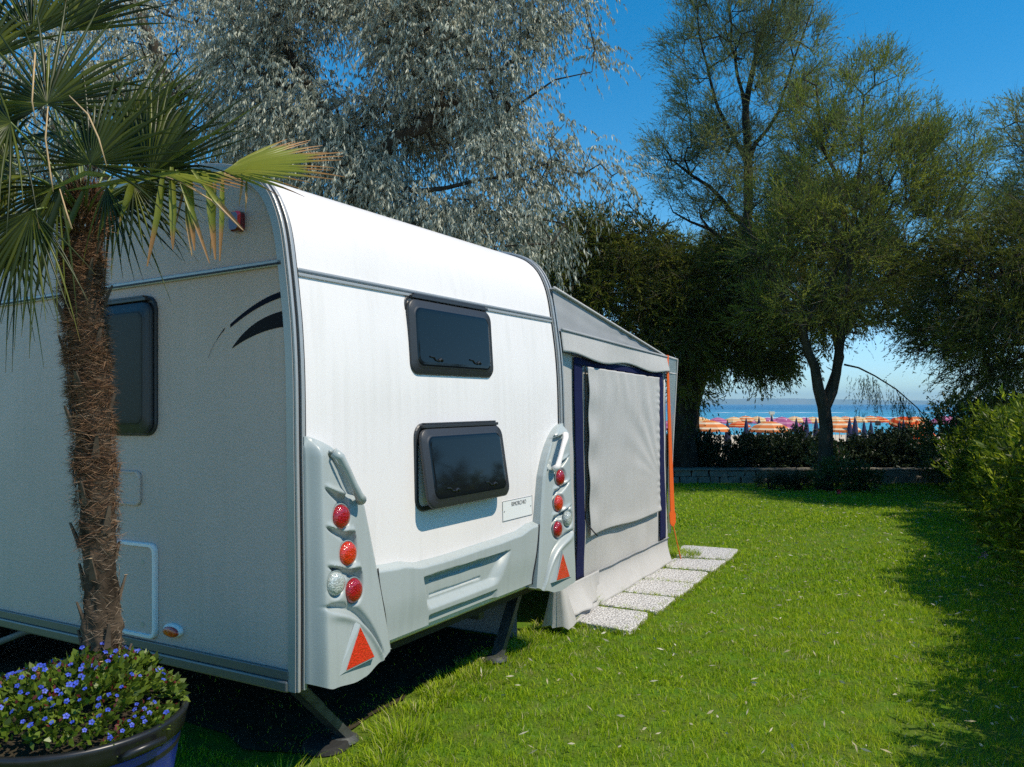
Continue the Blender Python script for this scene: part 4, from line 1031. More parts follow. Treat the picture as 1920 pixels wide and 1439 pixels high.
def strap(pts, w_, m, kinkdry):
    P3 = [at(*p)-P_ for p in pts]; V = []; T = []; n = 10
    for i in range(n+1):
        f = i/n*(len(P3)-1); k = min(int(f), len(P3)-2); c = P3[k].lerp(P3[k+1], f-k); d = (P3[k+1]-P3[k]).normalized(); sd = d.cross(Vector((0.25,-1,.1))).normalized(); q = d.cross(sd).normalized()
        t = i/n; wv = w_*(.35+1.3*math.sin(min(1,t*1.6+.15)*PI/2))*(1-t**2.2*.85); V += [tuple(c-sd*wv*.5), tuple(c+q*wv*.3), tuple(c+sd*wv*.5)]; T += [t*kinkdry]*3
    pat = [f_ for s_ in range(n) for f_ in ((3*s_,3*s_+1,3*s_+4,3*s_+3),(3*s_+1,3*s_+2,3*s_+5,3*s_+4))]
    np_mesh('hanging_blade', np.array(V), pat, 1, M[m], palm, rnd=np.array([random.random()]), tval=T)
for pts, w_, m, kd in (
 ([(307,318,2.72),(296,400,2.70),(276,500,2.70)],.016,'palmy',1.1), ([(322,313,2.72),(324,400,2.69),(324,468,2.69)],.018,'palmy',.95), ([(331,318,2.72),(360,396,2.70),(393,494,2.70)],.013,'palmy',1.2),
 ([(354,313,2.76),(358,400,2.74),(365,470,2.74)],.018,'palmy',1.1), ([(348,318,2.75),(352,420,2.74),(360,480,2.74)],.010,'palmdry',1.1), ([(391,318,2.80),(396,400,2.78),(404,487,2.78)],.020,'palmy',1.1), ([(417,323,2.82),(416,410,2.80),(412,490,2.80)],.013,'palmy',1.2),
 ([(404,330,2.80),(400,420,2.79),(394,480,2.79)],.010,'palmdry',1.2), ([(360,318,2.70),(406,375,2.68),(457,432,2.70)],.013,'palmy',1.3), ([(250,335,2.68),(240,370,2.67),(224,417,2.67)],.017,'palmy',.8), ([(210,345,2.62),(200,390,2.60),(182,450,2.62)],.015,'palmy',.8),
 ([(455,330,2.86),(452,360,2.86),(448,388,2.86)],.006,'palmdry',1.6), ([(462,330,2.86),(462,370,2.86),(460,400,2.86)],.006,'palmdry',1.6), ([(336,323,2.64),(240,338,2.62),(125,358,2.60)],.015,'palmy',.7), ([(205,330,2.60),(160,325,2.58),(60,372,2.58)],.012,'palmy',.7),
 ([(380,320,2.78),(350,330,2.76),(330,420,2.76)],.010,'palmy',1.1), ([(160,350,2.62),(130,420,2.60),(118,470,2.60)],.014,'palm',.9), ([(100,350,2.58),(60,430,2.56),(10,520,2.56)],.014,'palm',.9), ([(120,350,2.58),(92,430,2.56),(70,545,2.56)],.014,'palm',.9)):
    strap(pts, w_, m, kd)
# single bent dry segments
b = MB()
for pts in ([(130,180,2.5),(165,215,2.48),(185,260,2.47),(200,312,2.46)], [(300,328,2.70),(345,345,2.68),(395,375,2.68),(455,432,2.70)], [(112,355,2.5),(125,400,2.5),(135,430,2.5)], [(60,150,2.5),(66,100,2.48),(60,190,2.49),(68,235,2.5)], [(90,200,2.5),(85,260,2.5),(95,330,2.5),(100,360,2.5)]):
    b.tube([at(*p)-P_ for p in pts], [.0018,.003,.0028,.0015][:len(pts)], 5)
b.build('dry_segment', M['stubend'], palm, smooth=True)

# ================================================================== TREES
def grow(limbs, clusters, step=.35, up_bias=.0, seed=1, jitter=.06):
    """limbs: list of polylines [(Vector, radius)...]; returns nodes, parents, radii"""
    rs = np.random.default_rng(seed); P = []; par = []; fix = []
    def addpoly(pl, start_parent):
        prev = start_parent
        for i in range(len(pl)-1):
            (a, ra), (c, rc) = pl[i], pl[i+1]; k = max(1, int((c-a).length/step))
            for j in range(0 if (i == 0 and prev is None) else 1, k+1):
                t = j/k; P.append(np.array(a.lerp(c, t)) + (rs.normal(0, .02, 3) if 0 < t < 1 else 0)); par.append(-1 if prev is None else prev); fix.append(ra+(rc-ra)*t); prev = len(P)-1
    addpoly(limbs[0], None)
    for pl in limbs[1:]:
        q = np.array(pl[0][0]); j = int(np.argmin(np.linalg.norm(np.array(P)-q, axis=1))); addpoly(pl, j)
    c0 = np.array(P); D = np.min(np.linalg.norm(clusters[:, None, :]-c0[None, ::2, :], axis=2), axis=1); order = np.argsort(D); tips = []
    A = np.zeros((len(P)+len(clusters)*14+10, 3)); A[:len(P)] = c0; n = len(P)
    for ci in order:
        q = clusters[ci]; dv = q-A[:n]; dist = np.linalg.norm(dv, axis=1); cost = dist - up_bias*np.clip(dv[:, 2], -1e9, dist)*.5
        j = int(np.argmin(cost)); dd = np.linalg.norm(q-A[j]); k = min(12, max(1, int(dd/step))); prev = j; a = A[j].copy(); off = rs.normal(0, jitter*dd, 3)
        for s_ in range(1, k+1):
            t = s_/k; p = a+(q-a)*t+off*math.sin(PI*t); A[n] = p; P.append(p); par.append(prev); fix.append(0); prev = n; n += 1
        tips.append(prev)
    N = len(P); cnt = np.zeros(N)
    for t in tips: cnt[t] += 1
    for i in range(N-1, -1, -1):
        if par[i] >= 0: cnt[par[i]] += cnt[i]
    return np.array(P), np.array(par), np.array(fix), cnt, tips
def branch_mesh(name, P, par, rad, m, parent, org, sides=5):
    i = np.where(par >= 0)[0]; A, B = P[par[i]]-org, P[i]-org; ra = rad[par[i]]; rb = rad[i]; ra = np.minimum(ra, rb*2.2+.002)
    d = nrm(B-A); ref = np.where(np.abs(d[:, 2:3]) > .9, np.array([[1,0,0]]), np.array([[0,0,1]])); u = nrm(np.cross(d, ref)); v = np.cross(d, u)
    ring = []
    for C, r, e in ((A, ra, -.15), (B, rb, .15)):
        for k in range(sides):
            a = 2*PI*k/sides; ring.append(C+d*(e*r)[:, None]+(u*math.cos(a)+v*math.sin(a))*r[:, None])
    V = np.stack(ring, 1); pat = [(k, (k+1) % sides, sides+(k+1) % sides, sides+k) for k in range(sides)]
    return np_mesh(name, V, pat, len(i), m, parent, smooth=True)
def blob_points(blobs, n, seed, gap=.0, gs=1.1, shell=.5):
    rs = np.random.default_rng(seed); out = []; vol = np.array([b[1][0]*b[1][1]*b[1][2]*(b[2] if len(b) > 2 else 1) for b in blobs]); pr = vol/vol.sum()
    while len(out) < n:
        k = rs.choice(len(blobs), p=pr); c, r = blobs[k][0], blobs[k][1]; v = rs.normal(size=3); v /= np.linalg.norm(v); rr = rs.random()**(1/3)
        if shell: rr = rr*(1-shell)+shell*max(rr, rs.random()**.25)
        p = np.array(c)+v*rr*np.array(r)
        if gap and noise.noise(Vector(p*gs)) < gap-.5+.0: continue
        out.append(p)
    return np.array(out)
def sprigs(clusters, outdir, n_s, ls, n_l, ll, lw, seed, updir=(0,0,.5), spread=.6, leafang=.24):
    """feathery sprays: n_s sprigs per cluster each with n_l slivers; returns base,dir,len,wid"""
    rs = np.random.default_rng(seed); K = len(clusters); B = np.repeat(clusters, n_s, 0)+rs.normal(0, .06, (K*n_s, 3))
    D = nrm(np.repeat(outdir, n_s, 0)*.8+np.array(updir)+rs.normal(0, spread, (K*n_s, 3))); L = ls*rs.uniform(.5, 1.3, K*n_s)
    B2 = np.repeat(B, n_l, 0); D2_ = np.repeat(D, n_l, 0); L2 = np.repeat(L, n_l); t = rs.random(len(B2))
    base = B2+D2_*(L2*t)[:, None]; base[:, 2] -= .25*L2*t*t; d = nrm(D2_+rs.normal(0, leafang, base.shape))
    return base, d, ll*rs.uniform(.6, 1.3, len(base))*(1.15-.5*t), np.full(len(base), lw), np.repeat(np.arange(K), n_s*n_l)
def V3(px, py, y): return at(px, py, y)
def tree(name, label, cat, limbs, blobs, ncl, foliage, leafm, barkm, seed, gap=0, gs=1.1, up=.5, r0=.0045, sh=.5, group=None, step=.35):
    base = limbs[0][0][0]; org = np.array(base); e = empty(name, base, label, cat, group)
    cl = blob_points(blobs, ncl, seed, gap, gs, sh); P, par, fix, cnt, tips = grow(limbs, cl, step=step, up_bias=up, seed=seed)
    rad = np.maximum(r0*np.maximum(cnt, 1)**.44, fix*1.0); big = fix > 0; rad[big] = np.maximum(fix[big], rad[big]*.0)
    thick = 7 if len(P) < 2500 else 5
    branch_mesh('trunk', P, par, rad, barkm, e, org, 6)
    tp = P[tips]; pp_ = P[par[tips]]; outd = nrm(tp-pp_)
    cen = np.mean(tp, 0); outd = nrm(outd*.6+nrm(tp-cen)*.5)
    foliage(e, tp, outd, org, seed, leafm)
    return e
def fol_tam(ns=11, ls=.42, nl=22, ll=.075, lw=.0085, updir=(0,0,.45), spread=.55):
    def f(e, tp, outd, org, seed, m):
        B, d, ln, wd, idx = sprigs(tp, outd, ns, ls, nl, ll, lw, seed, updir, spread)
        K = ns; tw = np.repeat(tp, K, 0)+np.random.default_rng(seed).normal(0, .08, (len(tp)*K, 3)); td = nrm(np.repeat(outd, K, 0)*.8+np.array(updir)+rng.normal(0, spread, tw.shape))
        leaves('twigs', tw-org, td, ls*rng.uniform(.5, 1.2, len(tw)), .006, M['twig'], e, fold=.02)
        r = np.clip(np.random.default_rng(seed).random(len(tp))[idx]*.7+rng.random(len(B))*.4, 0, 1)
        leaves('crown', B-org, d, ln, wd, m, e, rnd=r)
    return f
def fol_silver(ns=9, ls=.50, nl=22, ll=.075, lw=.0165):
    def f(e, tp, outd, org, seed, m):
        rs = np.random.default_rng(seed); K = len(tp)*ns; B = np.repeat(tp, ns, 0)+rs.normal(0, .10, (K, 3)); D = nrm(np.repeat(outd, ns, 0)*.8+rs.normal(0, .6, (K, 3))+np.array([0,0,.1])); L = ls*rs.uniform(.4, 1.2, K)
        n = K*nl; t = rs.random(n); B2 = np.repeat(B, nl, 0); D2_ = np.repeat(D, nl, 0); L2 = np.repeat(L, nl)
        base = B2+D2_*(L2*t)[:, None]; base[:, 2] -= .60*L2*t*t
        d = nrm(D2_*.3+np.stack([np.zeros(n), np.zeros(n), -(.65+.7*t)], 1)+rs.normal(0, .32, (n, 3)))
        r = np.clip(.25*np.repeat(rs.random(K), nl)+.75*rs.random(n), 0, 1)
        leaves('crown', base-org, d, ll*rs.uniform(.6, 1.25, n), lw*rs.uniform(.7, 1.2, n), m, e, fold=.12, rnd=r)
    return f
# silver oleaster behind the caravan
tr0 = Vector((-2.3, 10.6, 0))
limbs = [[(tr0,.20),(V3(640,500,10.4),.18),(V3(690,330,10.2),.15),(V3(735,262,10.1),.085),(V3(800,238,10.0),.07),(V3(822,195,10.0),.055),(V3(832,110,9.9),.04),(V3(880,30,9.9),.025),(V3(900,-60,9.8),.012)],
         [(V3(822,195,10.0),.04),(V3(870,190,9.9),.03),(V3(960,205,9.8),.016),(V3(1040,150,9.6),.010),(V3(1110,135,9.5),.005)],
         [(V3(690,330,10.2),.10),(V3(600,200,10.6),.08),(V3(520,60,10.8),.05),(V3(480,-80,11),.02)],
         [(V3(640,500,10.4),.08),(V3(820,400,10.0),.04),(V3(960,400,9.8),.022),(V3(1060,420,9.6),.008)],
         [(V3(690,330,10.2),.06),(V3(780,360,9.9),.035),(V3(950,330,9.8),.014),(V3(1050,300,9.7),.006)]]
def BL(px, py, y, rx, rz, ry, wt=1): c = at(px, py, y); k = y/F; return (tuple(c), (rx*k, ry, rz*k), wt)
blobs = [BL(640,120,10.4,260,210,1.3), BL(880,90,10.1,190,190,1.2), BL(1030,90,9.7,115,110,.8,.9), BL(1115,130,9.5,70,85,.45,.8), BL(1110,230,9.5,60,45,.4,.6), BL(860,320,10.0,210,120,1.0), BL(1030,290,9.7,110,60,.6,.7), BL(1150,345,9.6,60,45,.5,.5),
         BL(640,330,10.6,200,160,1.2), BL(930,430,9.8,150,80,.8,.8), BL(760,400,10.3,200,110,1), BL(1000,-60,9.9,110,90,1.0), BL(700,-80,10.4,300,120,1.2)]
tree('silver_tree', 'large silver leaved tree rising behind the caravan roof', 'tree', limbs, blobs, 1250, fol_silver(), M['silver'], M['bark'], 11, gap=.38, gs=1.0, up=.35, r0=.0045)
tr1 = Vector((-5.6, 12.0, 0))
limbs = [[(tr1,.2),(V3(330,420,11.8),.17),(V3(310,200,11.6),.13),(V3(290,90,11.5),.09),(V3(240,-20,11.4),.05)], [(V3(310,200,11.6),.08),(V3(420,100,11.5),.05),(V3(470,-10,11.4),.03)], [(V3(330,420,11.8),.10),(V3(150,300,11.6),.07),(V3(40,150,11.5),.04)]]
blobs = [BL(330,130,11.6,260,200,1.3), BL(90,160,11.6,180,200,1.2), BL(420,330,11.7,180,130,1), BL(480,-20,11.6,180,110,1), BL(100,380,11.8,200,120,1)]
tree('silver_tree', 'silver leaved tree behind the palm crown at the far left', 'tree', limbs, blobs, 620, fol_silver(9,.6,14,.085,.020), M['silver'], M['bark'], 12, gap=.30, up=.35, r0=.005)
# tall tamarisk
tb = at(1296, 905, 17.9); tb.z = 0
limbs = [[(tb,.17),(V3(1300,760,17.8),.15),(V3(1330,650,17.7),.14),(V3(1385,560,17.6),.13),(V3(1402,500,17.5),.12),(V3(1400,420,17.4),.11),(V3(1402,300,17.4),.095),(V3(1398,200,17.3),.075),(V3(1420,90,17.2),.05),(V3(1450,0,17.1),.03),(V3(1470,-90,17),.012)],
         [(V3(1400,300,17.4),.05),(V3(1345,200,17.3),.035),(V3(1310,60,17.2),.02),(V3(1300,-60,17),.01)],
         [(V3(1398,200,17.3),.04),(V3(1370,80,17.2),.03),(V3(1370,-60,17),.012)],
         [(V3(1400,430,17.4),.06),(V3(1330,350,17.3),.04),(V3(1260,300,17.2),.02),(V3(1230,250,17.1),.008)],
         [(V3(1402,300,17.4),.05),(V3(1460,210,17.3),.035),(V3(1500,80,17.2),.02),(V3(1525,10,17.1),.01)],
         [(V3(1405,480,17.5),.05),(V3(1330,430,17.3),.035),(V3(1262,398,17.1),.015)]]
blobs = [BL(1390,30,17.2,120,110,1.2), BL(1470,90,17.1,75,130,1.0), BL(1290,110,17.2,55,60,.8,.9), BL(1380,200,17.3,120,90,1.1), BL(1265,290,17.1,60,70,.7,.8), BL(1330,330,17.2,90,90,.9), BL(1420,380,17.3,100,90,1), BL(1400,-70,17.1,140,60,1.2)]
tree('tamarisk_tree', 'tallest feathery tree with its bare leader against the blue sky', 'tree', limbs, blobs, 900, fol_tam(10,.58,23,.075,.0095,(0,0,.7),.45), M['tam'], M['barkd'], 21, gap=.42, gs=1.5, up=.8, r0=.0040, group='feathery trees at the end of the lawn')
# front forked tamarisk
tb = at(1545, 915, 14.6); tb.z = 0
limbs = [[(tb,.165),(V3(1548,860,14.6),.130),(V3(1549,800,14.6),.120),(V3(1545,765,14.6),.115),(V3(1528,690,14.5),.085),(V3(1505,620,14.4),.07),(V3(1470,560,14.3),.055),(V3(1420,480,14.2),.03),(V3(1400,400,14.1),.012)],
         [(V3(1547,775,14.6),.09),(V3(1568,700,14.6),.085),(V3(1578,620,14.6),.075),(V3(1590,500,14.6),.06),(V3(1620,420,14.5),.045),(V3(1660,360,14.4),.03),(V3(1690,300,14.3),.012)],
         [(V3(1590,500,14.6),.05),(V3(1585,400,14.7),.04),(V3(1540,260,14.8),.03),(V3(1530,160,14.8),.015)],
         [(V3(1578,620,14.6),.05),(V3(1660,520,14.5),.04),(V3(1760,420,14.4),.025),(V3(1830,330,14.3),.010)],
         [(V3(1590,500,14.6),.04),(V3(1610,330,14.7),.03),(V3(1620,180,14.8),.014)],
         [(V3(1505,620,14.4),.04),(V3(1560,520,14.2),.03),(V3(1600,430,14.0),.012)]]
blobs = [BL(1560,200,14.8,85,110,1.0), BL(1640,170,14.8,55,80,.8,.8), BL(1600,330,14.5,170,120,1.5), BL(1740,330,14.4,120,100,1.2), BL(1700,240,14.5,80,60,.8,.8), BL(1460,430,14.3,90,120,1.1), BL(1560,470,14.4,160,110,1.4), BL(1700,450,14.4,130,90,1.2), BL(1500,560,14.3,110,70,1.1), BL(1600,580,14.4,90,50,.9), BL(1820,360,14.3,50,70,.7,.8), BL(1440,600,14.3,60,40,.7)]
tree('tamarisk_tree', 'fork trunked feathery tree standing on the lawn before the stone wall', 'tree', limbs, blobs, 1250, fol_tam(10,.50,21,.066,.0090,(0,0,.55),.48), M['tamy'], M['bark'], 22, gap=.36, gs=1.4, up=.8, r0=.0036, group='feathery trees at the end of the lawn')
# dark thick-trunked tree by the awning
tb = at(1285, 895, 16.4); tb.z = 0
limbs = [[(tb,.27),(V3(1285,780,16.4),.24),(V3(1288,680,16.4),.22),(V3(1280,600,16.3),.17),(V3(1230,520,16.2),.10),(V3(1180,450,16.1),.04)],
         [(V3(1288,660,16.4),.15),(V3(1340,600,16.3),.11),(V3(1400,560,16.2),.06),(V3(1440,520,16.1),.02)],
         [(V3(1285,640,16.4),.12),(V3(1200,600,16.2),.08),(V3(1100,560,16.1),.03)]]
blobs = [BL(1180,560,16.3,150,110,1.5), BL(1320,560,16.2,130,100,1.5), BL(1110,510,16.2,90,90,1.1), BL(1380,630,16.1,110,75,1.3), BL(1250,640,16.2,110,70,1.3), BL(1300,700,16.0,50,45,.9), BL(1440,660,16.1,60,50,1), BL(1300,765,16.0,22,28,.5,.7), BL(1150,440,16.3,80,50,1), BL(1060,455,16.3,95,60,1.1), BL(1210,470,16.3,60,50,.9), BL(1020,520,16.2,80,70,1)]
tree('dark_tree', 'dark dense tree with a thick trunk beside the far awning corner', 'tree', limbs, blobs, 1450, fol_tam(10,.42,17,.095,.021,(0,0,-.15),.7), M['tamd'], M['barkd'], 23, gap=.0, gs=1.2, up=.4, r0=.006, group='feathery trees at the end of the lawn')
# middle dark mass right of it
tb = at(1547, 900, 19.5); tb.z = -.3
limbs = [[(tb,.12),(V3(1546,770,19.5),.11),(V3(1575,670,19.5),.10),(V3(1560,600,19.4),.09),(V3(1500,500,19.3),.07),(V3(1560,420,19.2),.03)], [(V3(1575,650,19.4),.08),(V3(1620,560,19.2),.05),(V3(1700,500,19.1),.02)]]
blobs = [BL(1500,560,19.3,110,90,1.4), BL(1620,530,19.2,120,90,1.3), BL(1560,420,19.4,120,90,1.3), BL(1400,500,19.2,90,90,1.2), BL(1480,650,19.2,90,40,1.0)]
tree('dark_tree', 'dark feathery tree behind the forked tree', 'tree', limbs, blobs, 800, fol_tam(9,.45,15,.11,.024,(0,0,.1),.7), M['tamd'], M['barkd'], 24, gap=.05, up=.5, r0=.006, group='feathery trees at the end of the lawn')
# light yellowish rounded tree
tb = at(1290, 900, 22); tb.z = -.8
limbs = [[(tb,.12),(V3(1290,640,22),.10),(V3(1285,540,22),.06),(V3(1280,460,22),.02)]]
blobs = [BL(1270,510,22,75,70,1.2), BL(1330,540,22,60,60,1.1), BL(1225,540,22,50,50,1)]
tree('tamarisk_tree', 'rounded yellow green tree top between the silver tree and the tallest tree', 'tree', limbs, blobs, 300, fol_tam(9,.45,16,.10,.014,(0,0,.5),.6), M['tamy'], M['barkd'], 25, gap=.1, up=.6, r0=.006, group='feathery trees at the end of the lawn')
# right edge big dark tree
tb = Vector((10.6, 13.2, 0))
limbs = [[(tb,.24),(V3(2060,760,13.0),.2),(V3(2000,640,12.8),.16),(V3(1950,560,12.7),.11),(V3(1880,520,12.6),.06),(V3(1800,500,12.5),.02)],
         [(V3(2000,640,12.8),.08),(V3(1930,640,12.6),.05),(V3(1840,650,12.5),.03),(V3(1740,660,12.4),.010)],
         [(V3(1950,560,12.7),.07),(V3(1960,420,12.7),.05),(V3(1930,300,12.7),.02)], [(V3(2060,760,13.0),.1),(V3(2150,500,13),.05),(V3(2200,350,13),.02)]]
blobs = [BL(1880,520,12.6,130,90,1.4), BL(1800,600,12.5,90,70,1.2), BL(1900,640,12.5,100,70,1.3), BL(1745,620,12.4,45,45,.7,.9), BL(1850,690,12.4,60,35,.7), BL(1960,460,12.7,100,90,1.3), BL(2080,520,13,150,170,1.6,.8), BL(1780,480,12.6,60,50,.8,.8)]
tree('dark_tree', 'dark tree leaning in from the right edge over the hedge', 'tree', limbs, blobs, 1300, fol_tam(10,.42,19,.080,.012,(-.1,0,.05),.65), M['tamd'], M['barkd'], 26, gap=.25, gs=1.3, up=.4, r0=.0045, group='feathery trees at the end of the lawn')
tb = Vector((12.4, 17.5, 0))
limbs = [[(tb,.18),(V3(1990,500,17.3),.12),(V3(1950,350,17.2),.07),(V3(1930,230,17.2),.02)]]
blobs = [BL(1920,290,17.2,70,110,1.2), BL(2000,330,17.2,100,150,1.5), BL(1880,370,17.2,50,60,1)]
tree('tamarisk_tree', 'pale feathery tree top cut by the upper right edge', 'tree', limbs, blobs, 420, fol_tam(9,.5,19,.08,.012), M['tam'], M['barkd'], 27, gap=.35, up=.8, r0=.004, group='feathery trees at the end of the lawn')
tb = Vector((17.5, 9.0, 0))
limbs = [[(tb,.22),(Vector((17.4,9,2)),.18),(Vector((17.2,8.8,4)),.10),(Vector((17,8.6,5.6)),.03)], [(Vector((17.4,9,2)),.1),(Vector((18.4,10.5,3.6)),.05)], [(Vector((17.4,9,2)),.1),(Vector((16.8,7.2,3.6)),.05)]]
blobs = [((17.3,9,3.6),(1.7,2.4,1.3),1), ((17.5,10.8,3.0),(1.4,1.6,1.0),1), ((17,6.9,3.2),(1.4,1.5,1.1),1)]
tree('dark_tree', 'dark round tree beyond the oleander hedge, outside the right edge', 'tree', limbs, blobs, 260, fol_tam(9,.45,12,.14,.035), M['tamd'], M['barkd'], 28, gap=.1, up=.5, r0=.008)
# hanging branch of forked tree: separate low shoot arching to the hedge
hb = [V3(1583,684,14.6),V3(1610,690,14.4),V3(1640,705,14.2),V3(1680,730,14.0),V3(1720,765,13.8),V3(1750,800,13.7)]
fork = [o for o in bpy.data.objects if o.get('label', '').startswith('fork')][0]; fo = Vector(fork.location)
b = MB(); b.tube([p-fo for p in hb], [.020,.017,.014,.012,.009,.005], 6)
b.tube([p-fo for p in (hb[3], V3(1700,775,13.9), V3(1712,810,13.8))], [.008,.006,.003], 5); b.tube([p-fo for p in (hb[4], V3(1738,800,13.7), V3(1745,815,13.7))], [.006,.005,.003], 5)
lb = b.build('drooping_branch', M['bark'], fork, smooth=True)
pts = []
for i in range(46):
    t = random.uniform(.12,.78); k = t*5; j = int(k); p = hb[j].lerp(hb[min(j+1,5)], k-j); pts.append(list(p+Vector((random.uniform(-.12,.12), random.uniform(-.15,.15), -abs(random.gauss(.05,.22))))))
pts = np.array(pts); B, d, ln, wd, idx = sprigs(pts, np.tile([0,0,-1.], (len(pts),1)), 4, .30, 16, .06, .007, 5, (0,0,-.6), .35)
leaves('drooping_foliage', B-np.array(fo), d, ln, wd, M['tamd'], fork)

# ================================================================== HEDGES, WALL
def shrub_mass(name, label, cat, segs, n, ll, lw, m, seed, tufts=0, updir=.5, gapf=None, stemm=None):
    """segs: list of (centre, (rx,ry,rz)) ellipsoids; leaves concentrated to the surface, in tufts of whorls"""
    rs = np.random.default_rng(seed); org = np.array(segs[0][0]); org[2] = 0; e = empty(name, Vector(org), label, cat)
    K = n//14; ar = np.array([s_[1][0]*s_[1][2]+s_[1][1]*s_[1][2]+s_[1][0]*s_[1][1] for s_ in segs]); k = rs.choice(len(segs), K, p=ar/ar.sum())
    C = np.array([s_[0] for s_ in segs])[k]; R_ = np.array([s_[1] for s_ in segs])[k]; v = nrm(rs.normal(size=(K, 3))); rr = rs.uniform(.55, 1.08, K)**.7
    P = C+v*R_*rr[:, None]; lump = np.array([noise.noise(Vector(p*1.9)) for p in P]); P += v*(lump*.22)[:, None]
    if gapf is not None: kk = gapf(P, rs); P, v = P[kk], v[kk]
    kk = P[:, 2] > .03; P, v = P[kk], v[kk]
    out = nrm(v*.8+np.array([0,0,updir])+rs.normal(0, .35, P.shape)); nl = 14; B = np.repeat(P, nl, 0); t = rs.random(len(B)); O2 = np.repeat(out, nl, 0)
    base = B+O2*(t*.16)[:, None]+rs.normal(0, .015, B.shape); d = nrm(O2*.9+rs.normal(0, .62, B.shape)); r = np.clip(np.repeat(rs.random(len(P)), nl)*.5+rs.random(len(B))*.5, 0, 1)
    leaves('foliage', base-org, d, ll*rs.uniform(.6, 1.25, len(B)), lw*rs.uniform(.7, 1.2, len(B)), m, e, fold=.15, rnd=r)
    b = MB()
    for s_ in segs[::max(1, len(segs)//14)]:
        c, r_ = Vector(s_[0]), s_[1]
        for q in range(5):
            p0 = Vector((c.x+random.uniform(-.3,.3)*r_[0], c.y+random.uniform(-.3,.3)*r_[1], 0)); p2 = Vector((c.x+random.uniform(-.8,.8)*r_[0], c.y+random.uniform(-.8,.8)*r_[1], min(c.z+r_[2]*.7, c.z+.7)))
            b.tube([p0-Vector(org), p0.lerp(p2, .5)+Vector((random.uniform(-.1,.1),random.uniform(-.1,.1),.05))-Vector(org), p2-Vector(org)], [.018,.013,.007], 5)
    b.build('stems', M['barkd'], e, smooth=True)
    return e
# right oleander hedge, runs beside the lawn toward the camera (centre line)
segs = []; y = 1.2
while y < 11.6:
    x = 3.93+(y-4.6)*.468+.12*math.sin(y*1.7); segs.append(((x+.15, y, .72+.06*math.sin(y*2.3)), (.78+.1*math.sin(y*3.1), .75, .76+.10*math.sin(y*1.9+1)))); y += .62
oh = shrub_mass('oleander_hedge', 'tall oleander hedge with narrow yellow green leaves along the right side of the lawn', 'hedge', segs, 140000, .11, .024, M['ole'], 31, updir=.75)
# a few pink blossoms
b = MB()
for px_, py_, yy in ((1912,1222,6.1),(1918,1235,6.05),(1845,1040,8.0),(1838,1048,8.1)):
    c = at(px_, py_, yy)-Vector(oh.location)
    for k in range(5):
        a = 2*PI*k/5; b.add([c, c+Vector((.03*math.cos(a+.4),-.01,.03*math.sin(a+.4))), c+Vector((.04*math.cos(a),-.015,.04*math.sin(a))), c+Vector((.03*math.cos(a-.4),-.01,.03*math.sin(a-.4)))], UNIT)
b.build('blossom', mat('pink_petal', (.55,.30,.42), .6), oh)
# glossy hedge further back
segs = []
for k in range(11):
    t = k/10; c = at(1790+20*t, 850, 15.2-3.6*t); c.x = 8.35-1.1*t+.9*(t); c.y = 15.4-3.9*t; segs.append(((c.x+.3, c.y, .8), (.85, .6, .84+.10*math.sin(k*1.9)+.10*t)))
shrub_mass('glossy_hedge', 'dense glossy dark green hedge at the far right corner of the lawn', 'hedge', segs, 60000, .075, .030, M['pit'], 32, updir=.6)
# back hedge behind the wall
segs = []; x = 1.6
while x < 8.6:
    top = .80+.05*math.sin(x*2.2)-(.13 if 6.3 < x < 7.3 else 0)+(.1 if x > 7.8 else 0); segs.append(((x, 16.95, .58), (.42, .42, top-.58+.02))); segs.append(((x+.15, 16.9, .36), (.40, .36, .24))); x += .30
def gapf(P, rs):
    g = np.array([noise.noise(Vector((p[0]*1.4, 0, p[2]*2.6+3))) for p in P]); thin = (P[:, 2] > .35) & (P[:, 2] < .95) & ((np.abs(P[:, 0]-4.3) < .55) | (np.abs(P[:, 0]-7.0) < .75)) & (g > -.05)
    return ~(thin & (rs.random(len(P)) < .72))
shrub_mass('back_hedge', 'clipped dark hedge behind the stone wall in front of the beach', 'hedge', segs, 120000, .065, .036, M['hedge'], 33, updir=.4, gapf=gapf)
# low stone wall
wl = empty('stone_wall', (5.3, 15.9, 0), 'low rough stone wall at the end of the lawn', 'wall')
b = MB(); x = 1.4; k = 0
for row, (z0, z1) in enumerate(((-.02,.13),(.125,.25))):
    x = 1.2+row*.12
    while x < 9.6:
        w_ = random.uniform(.16,.38); n0 = len(b.v); b.box((x-5.3, -.16+random.uniform(-.02,.02), z0), (x+w_-.015-5.3, .17, z1+random.uniform(-.02,.012)))
        for i in range(n0, len(b.v)): v = b.v[i]; b.v[i] = (v[0]+random.uniform(-.015,.015), v[1]+random.uniform(-.015,.015), v[2]+random.uniform(-.01,.01))
        x += w_
b.build('rough_stones', M['stone'], wl, bevel=.015)
b = MB(); n = 60
for i in range(n+1):
    x = 1.2+8.4*i/n-5.3
    for y_, z_ in ((-.19,.252),(-.19,.272),(.19,.276),(.19,.252)): b.v.append((x, y_+.012*nz3(x*4,y_), z_+.010*nz3(x*3,y_,2)))
for i in range(n):
    for k in range(4): b.f.append((4*i+k, 4*i+(k+1) % 4, 4*i+4+(k+1) % 4, 4*i+4+k))
b.build('coping', M['stone'], wl)
b = MB(); b.box((1.2,16.08,-.1),(9.8,17.6,.20)); tag(b.build('raised_bed', M['soil']), kind='structure')
